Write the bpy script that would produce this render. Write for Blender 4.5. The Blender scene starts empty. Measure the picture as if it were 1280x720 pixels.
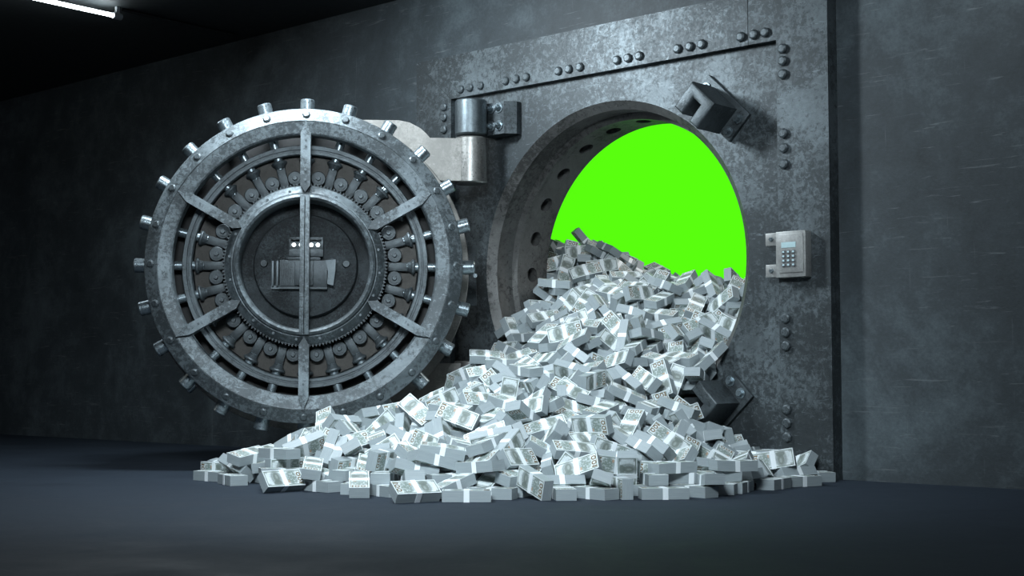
import bpy, bmesh, math, random
from mathutils import Vector, Matrix, Quaternion
S = bpy.context.scene
COL = S.collection
PI = math.pi
R = math.radians

# ------------------------------------------------------------------ materials
def nmat(name):
    m = bpy.data.materials.new(name); m.use_nodes = True
    nt = m.node_tree; nt.nodes.clear()
    out = nt.nodes.new('ShaderNodeOutputMaterial')
    b = nt.nodes.new('ShaderNodeBsdfPrincipled')
    nt.links.new(b.outputs[0], out.inputs[0])
    return m, nt, b

def mathn(nt, op, a, b=None, clamp=False):
    n = nt.nodes.new('ShaderNodeMath'); n.operation = op; n.use_clamp = clamp
    for i, v in enumerate((a, b)):
        if v is None: continue
        if isinstance(v, (int, float)): n.inputs[i].default_value = v
        else: nt.links.new(v, n.inputs[i])
    return n.outputs[0]

def noise(nt, vec, scale, detail=6, rough=.6, dist=0):
    n = nt.nodes.new('ShaderNodeTexNoise')
    n.inputs['Scale'].default_value = scale; n.inputs['Detail'].default_value = detail
    n.inputs['Roughness'].default_value = rough; n.inputs['Distortion'].default_value = dist
    nt.links.new(vec, n.inputs['Vector']); return n.outputs['Fac']

def ramp(nt, fac, stops):
    n = nt.nodes.new('ShaderNodeValToRGB'); e = n.color_ramp.elements
    while len(e) < len(stops): e.new(.5)
    for k, (p, c) in enumerate(stops):
        e[k].position = p; e[k].color = (c if len(c) == 4 else (*c, 1))
    nt.links.new(fac, n.inputs[0]); return n.outputs[0]

def mix(nt, fac, a, b, mode='MIX'):
    n = nt.nodes.new('ShaderNodeMix'); n.data_type = 'RGBA'; n.blend_type = mode
    for s, v in ((n.inputs['Factor'], fac), (n.inputs[6], a), (n.inputs[7], b)):
        if isinstance(v, (int, float)): s.default_value = v
        elif isinstance(v, tuple): s.default_value = (*v, 1) if len(v) == 3 else v
        else: nt.links.new(v, s)
    return n.outputs[2]

def coords(nt, kind='Object', scale=None):
    t = nt.nodes.new('ShaderNodeTexCoord').outputs[kind]
    if scale:
        mp = nt.nodes.new('ShaderNodeMapping'); mp.inputs['Scale'].default_value = scale
        nt.links.new(t, mp.inputs[0]); t = mp.outputs[0]
    return t

def grey(v, tint=(.84, 1.0, 1.08)): return tuple(v * k for k in tint)

def steel(name, lo, hi, pit, rough=.45, metal=.55, sc=1.0, pits=.5, bump=.25, tint=(.84, 1.0, 1.08)):
    m, nt, b = nmat(name)
    v = coords(nt)
    big = noise(nt, v, 3.2 * sc, 8, .65, .3)
    fine = noise(nt, v, 34 * sc, 8, .75)
    base = ramp(nt, big, [(.3, grey(lo, tint)), (.7, grey(hi, tint))])
    base = mix(nt, .5, base, ramp(nt, fine, [(.3, grey(lo * .7, tint)), (.7, grey(hi * 1.15, tint))]))
    # worn dark pits, gathered in patches
    patch = noise(nt, v, 2.1 * sc, 4, .6)
    sp = noise(nt, v, 30 * sc, 9, .78, .5)
    k = mathn(nt, 'ADD', mathn(nt, 'MULTIPLY', patch, .55), mathn(nt, 'MULTIPLY', sp, .75))
    mask = ramp(nt, k, [(.685 - .08 * pits, (0, 0, 0)), (.765 - .08 * pits, (.85, .85, .85))])
    cl = noise(nt, v, 1.35 * sc, 9, .72, .8)
    base = mix(nt, ramp(nt, cl, [(.42, (.6,) * 3), (.58, (0, 0, 0))]), base, grey(lo * .62, tint))
    col = mix(nt, mask, base, grey(pit, tint))
    # fine bright scratches
    sv = coords(nt, 'Object', (9 * sc, 9 * sc, 70 * sc))
    sc1 = noise(nt, sv, 1.3, 3, .5, 1.5)
    smask = ramp(nt, sc1, [(.66, (0, 0, 0)), (.72, (.45, .45, .45))])
    col = mix(nt, smask, col, grey(hi * 1.5, tint))
    nt.links.new(col, b.inputs['Base Color'])
    b.inputs['Metallic'].default_value = metal
    rr = ramp(nt, fine, [(.3, (rough - .1,) * 3), (.7, (rough + .14,) * 3)])
    nt.links.new(rr, b.inputs['Roughness'])
    bp = nt.nodes.new('ShaderNodeBump'); bp.inputs['Strength'].default_value = bump; bp.inputs['Distance'].default_value = .006
    nt.links.new(mathn(nt, 'SUBTRACT', fine, mathn(nt, 'MULTIPLY', k, .8)), bp.inputs['Height'])
    nt.links.new(bp.outputs[0], b.inputs['Normal'])
    return m

def plain(name, col, rough=.5, metal=0.0, emit=None, es=1.0, var=.12):
    m, nt, b = nmat(name)
    f = noise(nt, coords(nt), 22, 4, .6)
    c = ramp(nt, f, [(.25, tuple(x * (1 - var) for x in col)), (.75, tuple(x * (1 + var) for x in col))])
    nt.links.new(c, b.inputs['Base Color'])
    b.inputs['Roughness'].default_value = rough; b.inputs['Metallic'].default_value = metal
    if emit:
        b.inputs['Emission Color'].default_value = (*emit, 1); b.inputs['Emission Strength'].default_value = es
    return m

M = {}
M['panel'] = steel('worn_panel_steel', .105, .19, .04, .45, .45, 1.0, 1.1)
M['strip'] = steel('worn_strip_steel', .105, .19, .04, .45, .45, 1.1, 1.1)
M['tunnel'] = steel('tunnel_steel', .10, .17, .03, .5, .4, 1.0, .4, tint=(1, 1, .97))
M['ring'] = steel('door_ring_steel', .14, .245, .05, .48, .4, 1.3, 1.0)
M['spoke'] = steel('door_spoke_steel', .14, .24, .045, .45, .45, 1.6, .8)
M['ringb'] = steel('inner_ring_steel', .10, .17, .04, .45, .5, 1.6, .3)
M['mech'] = steel('mechanism_steel', .045, .085, .02, .42, .6, 2.0, .3)
M['brown'] = steel('mechanism_plate_steel', .028, .05, .015, .5, .45, 2.0, .3, tint=(1.08, 1, .88))
M['hub'] = steel('hub_plate_steel', .035, .10, .014, .5, .4, 2.4, 1.0, 1.0)
M['bolt'] = steel('bright_bolt_steel', .30, .45, .2, .30, .8, 1.5, .1, .1)
M['rivet'] = steel('rivet_steel', .11, .2, .06, .42, .5, 2.5, .3, .2)
M['arm'] = steel('pale_hinge_steel', .25, .35, .18, .5, .3, 2.0, .25, .2, tint=(1.03, 1, .93))
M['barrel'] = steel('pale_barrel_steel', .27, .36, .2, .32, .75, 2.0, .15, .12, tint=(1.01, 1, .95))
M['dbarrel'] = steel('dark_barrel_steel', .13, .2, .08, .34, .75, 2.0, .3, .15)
M['keeper'] = steel('keeper_steel', .09, .16, .04, .42, .55, 1.8, .3)
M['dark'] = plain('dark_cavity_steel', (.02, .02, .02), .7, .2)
M['keypad'] = steel('keypad_casing_steel', .34, .46, .25, .38, .4, 2.0, .1, .1, tint=(.99, 1, .97))
M['display'] = plain('keypad_display_glass', (.45, .6, .62), .2, 0)
M['key'] = plain('keypad_key_plastic', (.12, .13, .14), .4, 0)
M['lamp'] = plain('lit_indicator_lamp', (.9, .95, 1), .3, 0, (.9, .97, 1), 5)
M['tube'] = plain('glowing_tube', (.9, .95, 1), .3, 0, (.85, .95, 1), 24)
M['cap'] = plain('tube_end_cap', (.5, .52, .54), .4, .3)
M['green'] = plain('luminous_green_screen', (.01, .05, .002), .9, 0, (.1, 1.0, .004), 1)

def wall_mat():
    m, nt, b = nmat('dark_rubbed_plaster')
    v = coords(nt)
    big = noise(nt, v, 1.1, 8, .62, .5); mid = noise(nt, v, 6, 8, .7); fine = noise(nt, v, 60, 4, .7)
    k = mathn(nt, 'ADD', mathn(nt, 'MULTIPLY', big, .55), mathn(nt, 'ADD', mathn(nt, 'MULTIPLY', mid, .3), mathn(nt, 'MULTIPLY', fine, .15)))
    c = ramp(nt, k, [(.36, (.022, .029, .033)), (.5, (.042, .054, .061)), (.66, (.105, .134, .148))])
    sv = coords(nt, 'Object', (1.4, 1, 22)); s1 = noise(nt, sv, 2.2, 5, .6, 1.2)
    c = mix(nt, ramp(nt, s1, [(.62, (0, 0, 0)), (.72, (.6, .6, .6))]), c, (.17, .19, .20))
    sv2 = coords(nt, 'Object', (20, 1, .8)); s2 = noise(nt, sv2, 2.0, 4, .6, .6)
    c = mix(nt, ramp(nt, s2, [(.68, (0, 0, 0)), (.74, (.3, .3, .3))]), c, (.16, .18, .19))
    nt.links.new(c, b.inputs['Base Color'])
    b.inputs['Roughness'].default_value = .62
    bp = nt.nodes.new('ShaderNodeBump'); bp.inputs['Strength'].default_value = .3; bp.inputs['Distance'].default_value = .01
    nt.links.new(mathn(nt, 'ADD', mid, mathn(nt, 'MULTIPLY', fine, .3)), bp.inputs['Height']); nt.links.new(bp.outputs[0], b.inputs['Normal'])
    return m
def floor_mat():
    m, nt, b = nmat('dark_blue_floor_coating')
    v = coords(nt)
    k = noise(nt, v, 2.2, 8, .65, .6); f = noise(nt, v, 40, 5, .7)
    c = ramp(nt, k, [(.3, (.017, .024, .035)), (.7, (.026, .036, .050))])
    c = mix(nt, .25, c, ramp(nt, f, [(.35, (.014, .02, .028)), (.7, (.036, .048, .062))]))
    nt.links.new(c, b.inputs['Base Color'])
    nt.links.new(ramp(nt, k, [(.3, (.66,) * 3), (.7, (.85,) * 3)]), b.inputs['Roughness']); b.inputs['Specular IOR Level'].default_value = .12
    bp = nt.nodes.new('ShaderNodeBump'); bp.inputs['Strength'].default_value = .15; bp.inputs['Distance'].default_value = .004
    nt.links.new(f, bp.inputs['Height']); nt.links.new(bp.outputs[0], b.inputs['Normal'])
    return m
M['wall'] = wall_mat(); M['floor'] = floor_mat()
M['ceil'] = plain('dark_ceiling_paint', (.03, .036, .038), .7, 0, var=.3)
M['beam'] = plain('dark_ceiling_beam', (.018, .02, .021), .6, .1, var=.3)

# ------------------------------------------------------------------ mesh helpers
class MB:
    def __init__(s): s.v = []; s.f = []; s.m = []
    def add(s, v, f, mi=0, mat=None):
        n = len(s.v)
        s.v += [tuple((mat @ Vector(p)) if mat else p) for p in v]
        s.f += [tuple(n + i for i in q) for q in f]; s.m += [mi] * len(f)
        return s
    def box(s, a, b, mi=0, mat=None, bev=0):
        if bev > 0:
            bm = bmesh.new(); bmesh.ops.create_cube(bm, size=1)
            for w in bm.verts:
                w.co = Vector(((a[i] + b[i]) / 2 + w.co[i] * (b[i] - a[i]) for i in range(3)))
            bmesh.ops.bevel(bm, geom=bm.edges[:], offset=bev, segments=2, affect='EDGES', profile=.6)
            bm.verts.index_update()
            s.add([w.co.copy() for w in bm.verts], [[w.index for w in q.verts] for q in bm.faces], mi, mat); bm.free(); return s
        x0, y0, z0 = a; x1, y1, z1 = b
        v = [(x, y, z) for x in (x0, x1) for y in (y0, y1) for z in (z0, z1)]
        f = [(0, 1, 3, 2), (4, 6, 7, 5), (0, 4, 5, 1), (2, 3, 7, 6), (0, 2, 6, 4), (1, 5, 7, 3)]
        return s.add(v, f, mi, mat)
    def prism(s, poly, y0, y1, mi=0, mat=None):           # polygon in x,z extruded along y
        n = len(poly)
        v = [(x, y0, z) for x, z in poly] + [(x, y1, z) for x, z in poly]
        f = [tuple(range(n)), tuple(range(2 * n - 1, n - 1, -1))] + [(i, i + n, (i + 1) % n + n, (i + 1) % n) for i in range(n)]
        return s.add(v, f, mi, mat)
    def lathe(s, prof, n=96, mi=0, mat=None, closed=True, a0=0):   # profile (r, h) spun round local z
        m = len(prof); v = []; f = []
        for i in range(n):
            a = 2 * PI * i / n + a0
            v += [(r * math.cos(a), r * math.sin(a), h) for r, h in prof]
        for i in range(n):
            j = (i + 1) % n
            for k in range(m if closed else m - 1):
                l = (k + 1) % m
                f.append((i * m + k, j * m + k, j * m + l, i * m + l))
        return s.add(v, f, mi, mat)
    def cyl(s, p0, p1, r0, r1=None, n=20, mi=0, bev=0):
        r1 = r0 if r1 is None else r1
        p0 = Vector(p0); p1 = Vector(p1); d = p1 - p0; L = d.length
        mat = Matrix.Translation(p0) @ d.to_track_quat('Z', 'Y').to_matrix().to_4x4()
        b = bev
        prof = [(1e-4, 0), (r0 - b, 0)] + ([(r0, b)] if b else []) + ([(r1, L - b)] if b else []) + [(r1 - b, L), (1e-4, L)]
        return s.lathe(prof, n, mi, mat, closed=False)
    def build(s, name, mats, parent=None, smooth=35):
        me = bpy.data.meshes.new(name); me.from_pydata(s.v, [], s.f)
        if not isinstance(mats, (list, tuple)): mats = [mats]
        for q in mats: me.materials.append(q)
        me.polygons.foreach_set('material_index', s.m)
        bm = bmesh.new(); bm.from_mesh(me)
        bmesh.ops.remove_doubles(bm, verts=bm.verts[:], dist=1e-5)
        bmesh.ops.recalc_face_normals(bm, faces=bm.faces[:]); bm.to_mesh(me); bm.free()
        me.polygons.foreach_set('use_smooth', [True] * len(me.polygons)); me.set_sharp_from_angle(angle=R(smooth)); me.update()
        o = bpy.data.objects.new(name, me); COL.objects.link(o)
        if parent: o.parent = parent
        return o
def FRONT(y=0, z=0, x=0):      # maps lathe z axis to world +y
    return Matrix.Translation((x, y, z)) @ Matrix(((1, 0, 0, 0), (0, 0, 1, 0), (0, 1, 0, 0), (0, 0, 0, 1)))
def empty(name, loc, rz=0):
    o = bpy.data.objects.new(name, None); o.location = loc; o.rotation_euler = (0, 0, rz); o.empty_display_size = .1
    COL.objects.link(o); return o
def tag(o, label=None, cat=None, group=None, kind=None):
    for k, v in (('label', label), ('category', cat), ('group', group), ('kind', kind)):
        if v: o[k] = v
    return o
def dup(o, parent, loc=None, rot=None):
    c = o.copy(); COL.objects.link(c); c.parent = parent
    if loc is not None: c.location = loc
    if rot is not None: c.rotation_euler = rot
    for ch in o.children:
        g = ch.copy(); COL.objects.link(g); g.parent = c
    return c

# ------------------------------------------------------------------ setting
HC = 1.231                                  # height of the opening's centre
tag(MB().box((-14, -12, -.2), (7, 9, 0)).build('floor', M['floor']), kind='structure')
tag(MB().box((-14, -12, 3.22), (7, .53, 3.4)).build('ceiling', M['ceil']), kind='structure')
wb = MB()
wb.box((-14, .055, 0), (-1.55, .53, 3.22)); wb.box((1.45, .055, 0), (7, .53, 3.22)); wb.box((-1.55, .055, 2.62), (1.45, .53, 3.22))
tag(wb.build('wall_back', M['wall']), kind='structure')
for k, y in enumerate((-2.9, -5.4)):
    tag(MB().box((-14, y, 3.1), (7, y + .22, 3.22)).build('trim_%d' % (k + 1), M['beam']), kind='structure')

# ------------------------------------------------------------------ vault frame with tunnel
fr = empty('vault_door_frame', (0, 0, 0))
tag(fr, 'riveted grey steel vault frame around the round opening, set into the wall', 'vault frame')
XL, XLi, XRi, XR, ZT, ZTi = -1.615, -1.285, 1.217, 1.533, 2.705, 2.411
pn = MB()
N = 128
circ = [(math.cos(2 * PI * i / N), HC + math.sin(2 * PI * i / N)) for i in range(N)]
def sqp(a, x0, x1, z0, z1):
    c, s_ = math.cos(a), math.sin(a)
    t = min(((x1 if c > 0 else x0) / c) if abs(c) > 1e-9 else 1e9, (((z1 if s_ > 0 else z0) - HC) / s_) if abs(s_) > 1e-9 else 1e9)
    return (c * t, HC + s_ * t)
outer = [sqp(2 * PI * i / N, XLi - .02, XRi + .02, 0, ZTi + .02) for i in range(N)]
corners = {}
for cx, cz in ((XLi - .02, 0), (XRi + .02, 0), (XLi - .02, ZTi + .02), (XRi + .02, ZTi + .02)):
    i = min(range(N), key=lambda k: abs((2 * PI * k / N - math.atan2(cz - HC, cx)) % (2 * PI) if abs((2 * PI * k / N - math.atan2(cz - HC, cx)) % (2 * PI)) < PI else 9))
    outer[i] = (cx, cz)
for y0 in (0.0,):
    v = [(x, 0, z) for x, z in circ] + [(x, 0, z) for x, z in outer] + [(x, .05, z) for x, z in outer]
    f = [(i, (i + 1) % N, N + (i + 1) % N, N + i) for i in range(N)] + [(N + i, N + (i + 1) % N, 2 * N + (i + 1) % N, 2 * N + i) for i in range(N)]
    pn.add(v, f)
pn.build('face_panel', M['panel'], fr)
Y0, Y1 = -.045, .055
b = .004
MB().prism([(XL, ZT), (1.035, ZT), (1.035, ZTi), (XLi, ZTi)], Y0, Y1).build('top_strip', M['strip'], fr)
MB().prism([(XL, 0), (XL, ZT - .002), (XLi, ZTi - .002), (XLi, 0)], Y0, Y1).build('side_strip', M['strip'], fr)
MB().prism([(XRi, 0), (XRi, ZTi), (1.039, ZTi), (1.039, ZT), (XR, ZT), (XR, 0)], Y0, Y1).build('side_strip', M['strip'], fr)
# tunnel
tn = MB()
tn.lathe([(1.0, 0), (.952, .05), (.962, .07), (.955, .20), (.915, .21), (.915, .235), (.93, .25), (.93, .315)], N, 0, FRONT(0, HC), closed=False)
tn.lathe([(.93, .445), (.93, .53), (1.12, .53), (1.12, .03), (1.0, 0)], N, 0, FRONT(0, HC), closed=False)
tn.build('opening_collar', M['tunnel'], fr, 30)
tn = MB()
NS = 24
for k in range(NS):
    ac = 2 * PI * k / NS
    def P(r, a, y): return (r * math.cos(ac + a), y, HC + r * math.sin(ac + a))
    ha = PI / NS; hy = .065; Q = 24
    sq = []; ci = []; cb = []
    for q in range(Q):
        t = 2 * PI * q / Q
        c, s_ = math.cos(t), math.sin(t); mm = 1 / max(abs(c), abs(s_))
        sq.append(P(.93, ha * c * mm, .38 + hy * s_ * mm))
        ci.append(P(.93, .050 * c / .93, .38 + .050 * s_)); cb.append(P(1.0, .050 * c / .93, .38 + .050 * s_))
    # exact square corners
    for cx, cy in ((1, 1), (-1, 1), (-1, -1), (1, -1)):
        t = math.atan2(cy, cx) % (2 * PI); i = min(range(Q), key=lambda q: abs((2 * PI * q / Q) - t)); sq[i] = P(.93, ha * cx, .38 + hy * cy)
    v = sq + ci + cb; f = []
    for q in range(Q):
        j = (q + 1) % Q
        f += [(q, j, Q + j, Q + q), (Q + q, Q + j, 2 * Q + j, 2 * Q + q)]
    f.append(tuple(range(2 * Q, 3 * Q)))
    tn.add(v, f)
tn.build('bolt_socket_band', M['tunnel'], fr, .5)
def rivet_mb(r=.03, h=.022):
    m = MB(); m.lathe([(1e-4, h), (r * .62, h), (r * .9, h * .7), (r, 0)], 8, 0, Matrix(((1, 0, 0, 0), (0, 0, -1, 0), (0, 1, 0, 0), (0, 0, 0, 1))), closed=False)
    return m
rv = rivet_mb().build('rivet', M['rivet'], fr, 30)
spots = []
for x in (-1.19, -1.105, -1.01, -.788, -.698, -.61, -.344, -.259, -.17, .116, .2, .284, .561, .646, .729, .993, 1.077, 1.15): spots.append((x, 2.463))
for z in (2.363, 2.292, 2.21, 1.86, 1.78, 1.70, .86, .78, .70, .37, .30, .22): spots.append((-1.345, z))
for z in (2.354, 2.296 - .01, 2.212, 1.883, 1.802, 1.713, .866, .79, .716, .371, .298, .222, ): spots.append((1.26, z))
for i, (x, z) in enumerate(spots):
    o = rv if i == 0 else dup(rv, fr)
    o.location = (x, Y0, z); o.rotation_euler = (0, R((i * 37) % 45), 0)
# keeper blocks
for s_ in (1, -1):
    a = R(46 * s_)
    # local axes: X radial, Y world y, Z tangential
    mat = Matrix.Translation((0, 0, HC)) @ Matrix.Rotation(-a, 4, 'Y')
    kp = MB()
    kp.box((1.085, -.025, -.19), (1.285, 0, .19), 0, mat, .004)
    kb = MB()
    # U block: outline in radial (x) / tangential (z) with the slot open towards the opening
    U = [(1.078, .105), (1.255, .105), (1.255, -.105), (1.078, -.105), (1.078, -.033), (1.19, -.033), (1.19, .033), (1.078, .033)]
    bm = bmesh.new()
    vs = [bm.verts.new((x, -.255, z)) for x, z in U]; fc = bm.faces.new(vs)
    e = bmesh.ops.extrude_face_region(bm, geom=[fc]); 
    for w in [g for g in e['geom'] if isinstance(g, bmesh.types.BMVert)]: w.co.y = -.02
    bmesh.ops.recalc_face_normals(bm, faces=bm.faces[:])
    ed = [q for q in bm.edges if all(w.co.y < -.25 for w in q.verts)]
    bmesh.ops.bevel(bm, geom=ed, offset=.014, segments=3, affect='EDGES', profile=.5)
    bm.verts.index_update()
    kb.add([w.co.copy() for w in bm.verts], [[w.index for w in q.verts] for q in bm.faces], 0, mat); bm.free()
    kb.box((1.10, -.06, -.033), (1.20, -.02, .033), 0, mat)
    kblock = kb.build('keeper_block', M['keeper'], fr, 40)
    kp.build('mounting_plate', M['keeper'], kblock)
    for x in (1.125, 1.22):
        for z in (-.148, .148):
            m = MB(); c = mat @ Vector((x, -.025, z))
            m.cyl(c, c + Vector((0, -.008, 0)), .030, n=20); m.cyl(c + Vector((0, -.008, 0)), c + Vector((0, -.03, 0)), .021, .018, n=6)
            m.build('plate_bolt', M['bolt'], kblock)
# fixed hinge bracket (upper) and its mirror at the bottom
HX, HY = -.953, -.2
for (z0, z1) in ((2.10, 2.335), (.05, .285)):
    m = MB(); m.cyl((HX, HY, z0 + .003), (HX, HY, z1), .104, n=48, bev=.01)
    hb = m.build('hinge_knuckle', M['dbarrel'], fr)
    m = MB(); m.prism([(HX, z0 + .01), (HX, z1 - .015), (-.75, z1 - .015), (-.75, z0 + .01)], -.10, 0.0)
    m.prism([(-.75, z0 + .01), (-.75, z1 - .015), (-.70, z1 - .015), (-.70, z0 + .01)], -.065, 0.0)
    # sloped side face
    m = MB(); m.add([(x, y, z) for z in (z0 + .01, z1 - .015) for x, y in ((HX, -.105), (-.755, -.105), (-.70, -.04), (-.70, 0), (HX, 0))],
        [(0, 1, 2, 3, 4), (9, 8, 7, 6, 5), (0, 5, 6, 1), (1, 6, 7, 2), (2, 7, 8, 3), (3, 8, 9, 4), (4, 9, 5, 0)])
    hp = m.build('bracket_plate', M['keeper'], hb)
    for x in (-.862, -.795):
        for z in (z0 + .065, z1 - .055):
            m = MB(); m.cyl((x, -.105, z), (x, -.113, z), .033, n=20); m.cyl((x, -.113, z), (x, -.14, z), .022, .018, n=6); m.cyl((x, -.14, z), (x, -.152, z), .011, n=12)
            m.build('bracket_bolt', M['bolt'], hb)

# ------------------------------------------------------------------ vault door
DZ = 1.205
door = empty('vault_door', (-1.152, -1.413, 0), R(46.5))
tag(door, 'round steel vault door standing open, showing its spokes and locking bolts', 'vault door')
def FD(y=0): return FRONT(y, DZ)
def pol(r, a, y): return (r * math.cos(a), y, DZ + r * math.sin(a))
MB().lathe([(.93, .022), (.926, .018), (.854, -.012), (.853, -.006), (.849, -.006), (.848, -.012), (.78, .0), (.77, .005), (.768, .09), (.93, .09)], 160, 0, FD()).build('outer_ring', M['ring'], door, 12)
MB().lathe([(.728, .115), (.722, .10), (.70, .10), (.697, .108), (.690, .108), (.687, .10), (.672, .10), (.666, .108), (.666, .2), (.728, .2)], 128, 0, FD()).build('middle_ring', M['ringb'], door, 25)
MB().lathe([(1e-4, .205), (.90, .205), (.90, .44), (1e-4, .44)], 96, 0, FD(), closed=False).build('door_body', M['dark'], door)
fl = MB().lathe([(1e-4, .44), (.985, .44), (.99, .445), (.99, .515), (.985, .52), (1e-4, .52)], 128, 0, FD(), closed=False)
fl.build('rear_flange', M['arm'], door)
# hub
MB().lathe([(.468, .03), (.462, .02), (.425, -.012), (.42, -.012), (.412, -.03), (.398, -.038), (.385, -.03), (.378, -.012), (.376, .14), (.468, .14)], 128, 0, FD()).build('hub_ring', M['ring'], door, 28)
gr = MB()
for k in range(150):
    a = 2 * PI * k / 150
    gr.add([pol(.468, a - .012, .03), pol(.468, a + .012, .03), pol(.484, a + .007, .03), pol(.484, a - .007, .03),
            pol(.468, a - .012, .07), pol(.468, a + .012, .07), pol(.484, a + .007, .07), pol(.484, a - .007, .07)],
           [(0, 1, 2, 3), (4, 7, 6, 5), (0, 3, 7, 4), (3, 2, 6, 7), (2, 1, 5, 6)])
gr.lathe([(.468, .04), (.475, .04), (.475, .11), (.468, .11)], 96, 0, FD())
gr.build('gear_ring', M['mech'], door)
hub = MB().lathe([(1e-4, .07), (.285, .07), (.30, .075), (.305, .09), (.31, .125), (.376, .125)], 96, 0, FD(), closed=False).build('hub_plate', M['hub'], door, 30)
m = MB()
for (a, c) in (((-.095, .02, DZ + .15), (.105, .075, DZ + .165)), ((-.095, .02, DZ + .05), (.105, .075, DZ + .095)), ((-.095, .02, DZ + .09), (-.083, .075, DZ + .155)), ((.093, .02, DZ + .09), (.105, .075, DZ + .155)), ((-.085, .05, DZ + .09), (.095, .075, DZ + .155))):
    m.box(a, c, 0, None, .002)
cb = m.build('counter_box', M['mech'], hub)
for x in (-.068, -.026, .034, .073):
    MB().cyl((x, .05, DZ + .122), (x, .041, DZ + .122), .0115, .010, n=16).build('indicator_lamp', M['lamp'], cb)
m = MB()
m.box((-.15, .035, DZ - .135), (.13, .075, DZ + .03), 0, None, .004); m.box((-.15, .03, DZ - .14), (.13, .04, DZ - .13)); m.box((-.06, .02, DZ - .12), (.05, .04, DZ + .025), 0, None, .003)
for k in range(9): m.box((-.143 + k * .009, .03, DZ - .12), (-.139 + k * .009, .04, DZ + .02))
m.box((-.10, .03, DZ + .03), (.09, .06, DZ + .05), 0, None, .003)
mech = m.build('lock_case', M['mech'], hub)
m = MB(); m.box((-.195, .03, DZ - .125), (-.183, .075, DZ + .025), 0, None, .002); m.box((-.168, .03, DZ - .125), (-.156, .075, DZ + .025), 0, None, .002); m.box((-.20, .05, DZ - .14), (-.15, .075, DZ - .12))
m.build('lock_clip', M['ringb'], hub)
m = MB(); m.prism([(.12, DZ + .03), (.18, DZ + .035), (.178, DZ - .03), (.165, DZ - .12), (.13, DZ - .11), (.135, DZ - .04)], .02, .075); m.build('lock_clip', M['ringb'], hub)
for x in (-.243, .240):
    MB().cyl((x, .075, DZ + .012), (x, .05, DZ + .012), .026, .02, n=8).build('hub_bolt', M['mech'], hub)
for x in (-.028, .0015):
    m = MB(); m.box((x, -.045, DZ - .412), (x + .0265, .0, DZ + .412), 0, None, .002); m.build('centre_bar', M['spoke'], door)
# spokes
def spoke():
    m = MB(); r0, r1, w = .425, .853, .0295
    m.prism([(r0, 0), (r0 + .045, w), (r1 - .075, w), (r1, 0), (r1 - .075, -w), (r0 + .045, -w)], -.03, .03)
    return m
sp = spoke().build('spoke', M['spoke'], door)
st = MB()
for x in (.50, .56, .70, .74): st.cyl((x, -.03, .0), (x, -.035, .0), .007, n=8)
st.build('spoke_stud', M['rivet'], sp)
for k in range(6):
    o = sp if k == 0 else dup(sp, door)
    o.location = (0, 0, DZ); o.rotation_euler = (0, -R(30 + 60 * k), 0)
# radial sets of twenty-four
lb = MB().cyl((.50, .13, 0), (1.003, .13, 0), .041, n=28, bev=.005)
lb = None
m = MB(); m.cyl((.60, .135, 0), (.86, .135, 0), .027, n=20); m.cyl((.86, .135, 0), (1.006, .135, 0), .043, n=28, bev=.006)
lb = m.build('locking_bolt', M['bolt'], door)
m = MB(); m.lathe([(.02, .595), (.026, .60), (.034, .622), (.046, .632), (.048, .640), (.042, .648), (.02, .648)], 24, 0, Matrix.Translation((0, .135, 0)) @ Matrix.Rotation(PI / 2, 4, 'Y'))
m.build('bolt_collar', M['ringb'], lb)
m = MB(); m.box((.485, .115, -.026), (.605, .16, .026), 0, None, .005); m.build('link_arm', M['mech'], lb)
rr = rivet_mb(.026, .02).build('ring_rivet', M['rivet'], door)
dk = MB(); dk.cyl((.53, .15, 0), (.53, .105, 0), .044, n=28, bev=.004); dk.cyl((.53, .105, 0), (.53, .10, 0), .03, n=20); 
dk = dk.build('cam_disc', M['mech'], door)
MB().cyl((.53, .10, 0), (.53, .085, 0), .016, .013, n=6).build('cam_nut', M['ringb'], dk)
MB().prism([(.49, -.044), (.49, .044), (.58, .052), (.66, .058), (.66, -.058), (.58, -.052)], .152, .18).build('cam_plate', M['brown'], dk)
for k in range(24):
    a = R(15 * k)
    o = lb if k == 0 else dup(lb, door); o.location = (0, 0, DZ); o.rotation_euler = (0, -a, 0)
    a2 = a + R(7.5)
    o = dk if k == 0 else dup(dk, door); o.location = (0, 0, DZ); o.rotation_euler = (0, -a2, 0)
    o = rr if k == 0 else dup(rr, door); o.location = (.888 * math.cos(a), .012, DZ + .888 * math.sin(a)); o.rotation_euler = (0, 0, 0)
    d = Vector((math.cos(a) * .46, -1, math.sin(a) * .46)).normalized()
    o.rotation_mode = 'QUATERNION'; o.rotation_quaternion = Vector((0, -1, 0)).rotation_difference(d)
hs = MB().cyl((0, 0, 0), (0, -.006, 0), .008, n=8).build('hub_stud', M['rivet'], door)
for k in range(20):
    a = R(18 * k + 12); o = hs if k == 0 else dup(hs, door); o.location = pol(.44, a, .0)
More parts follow.
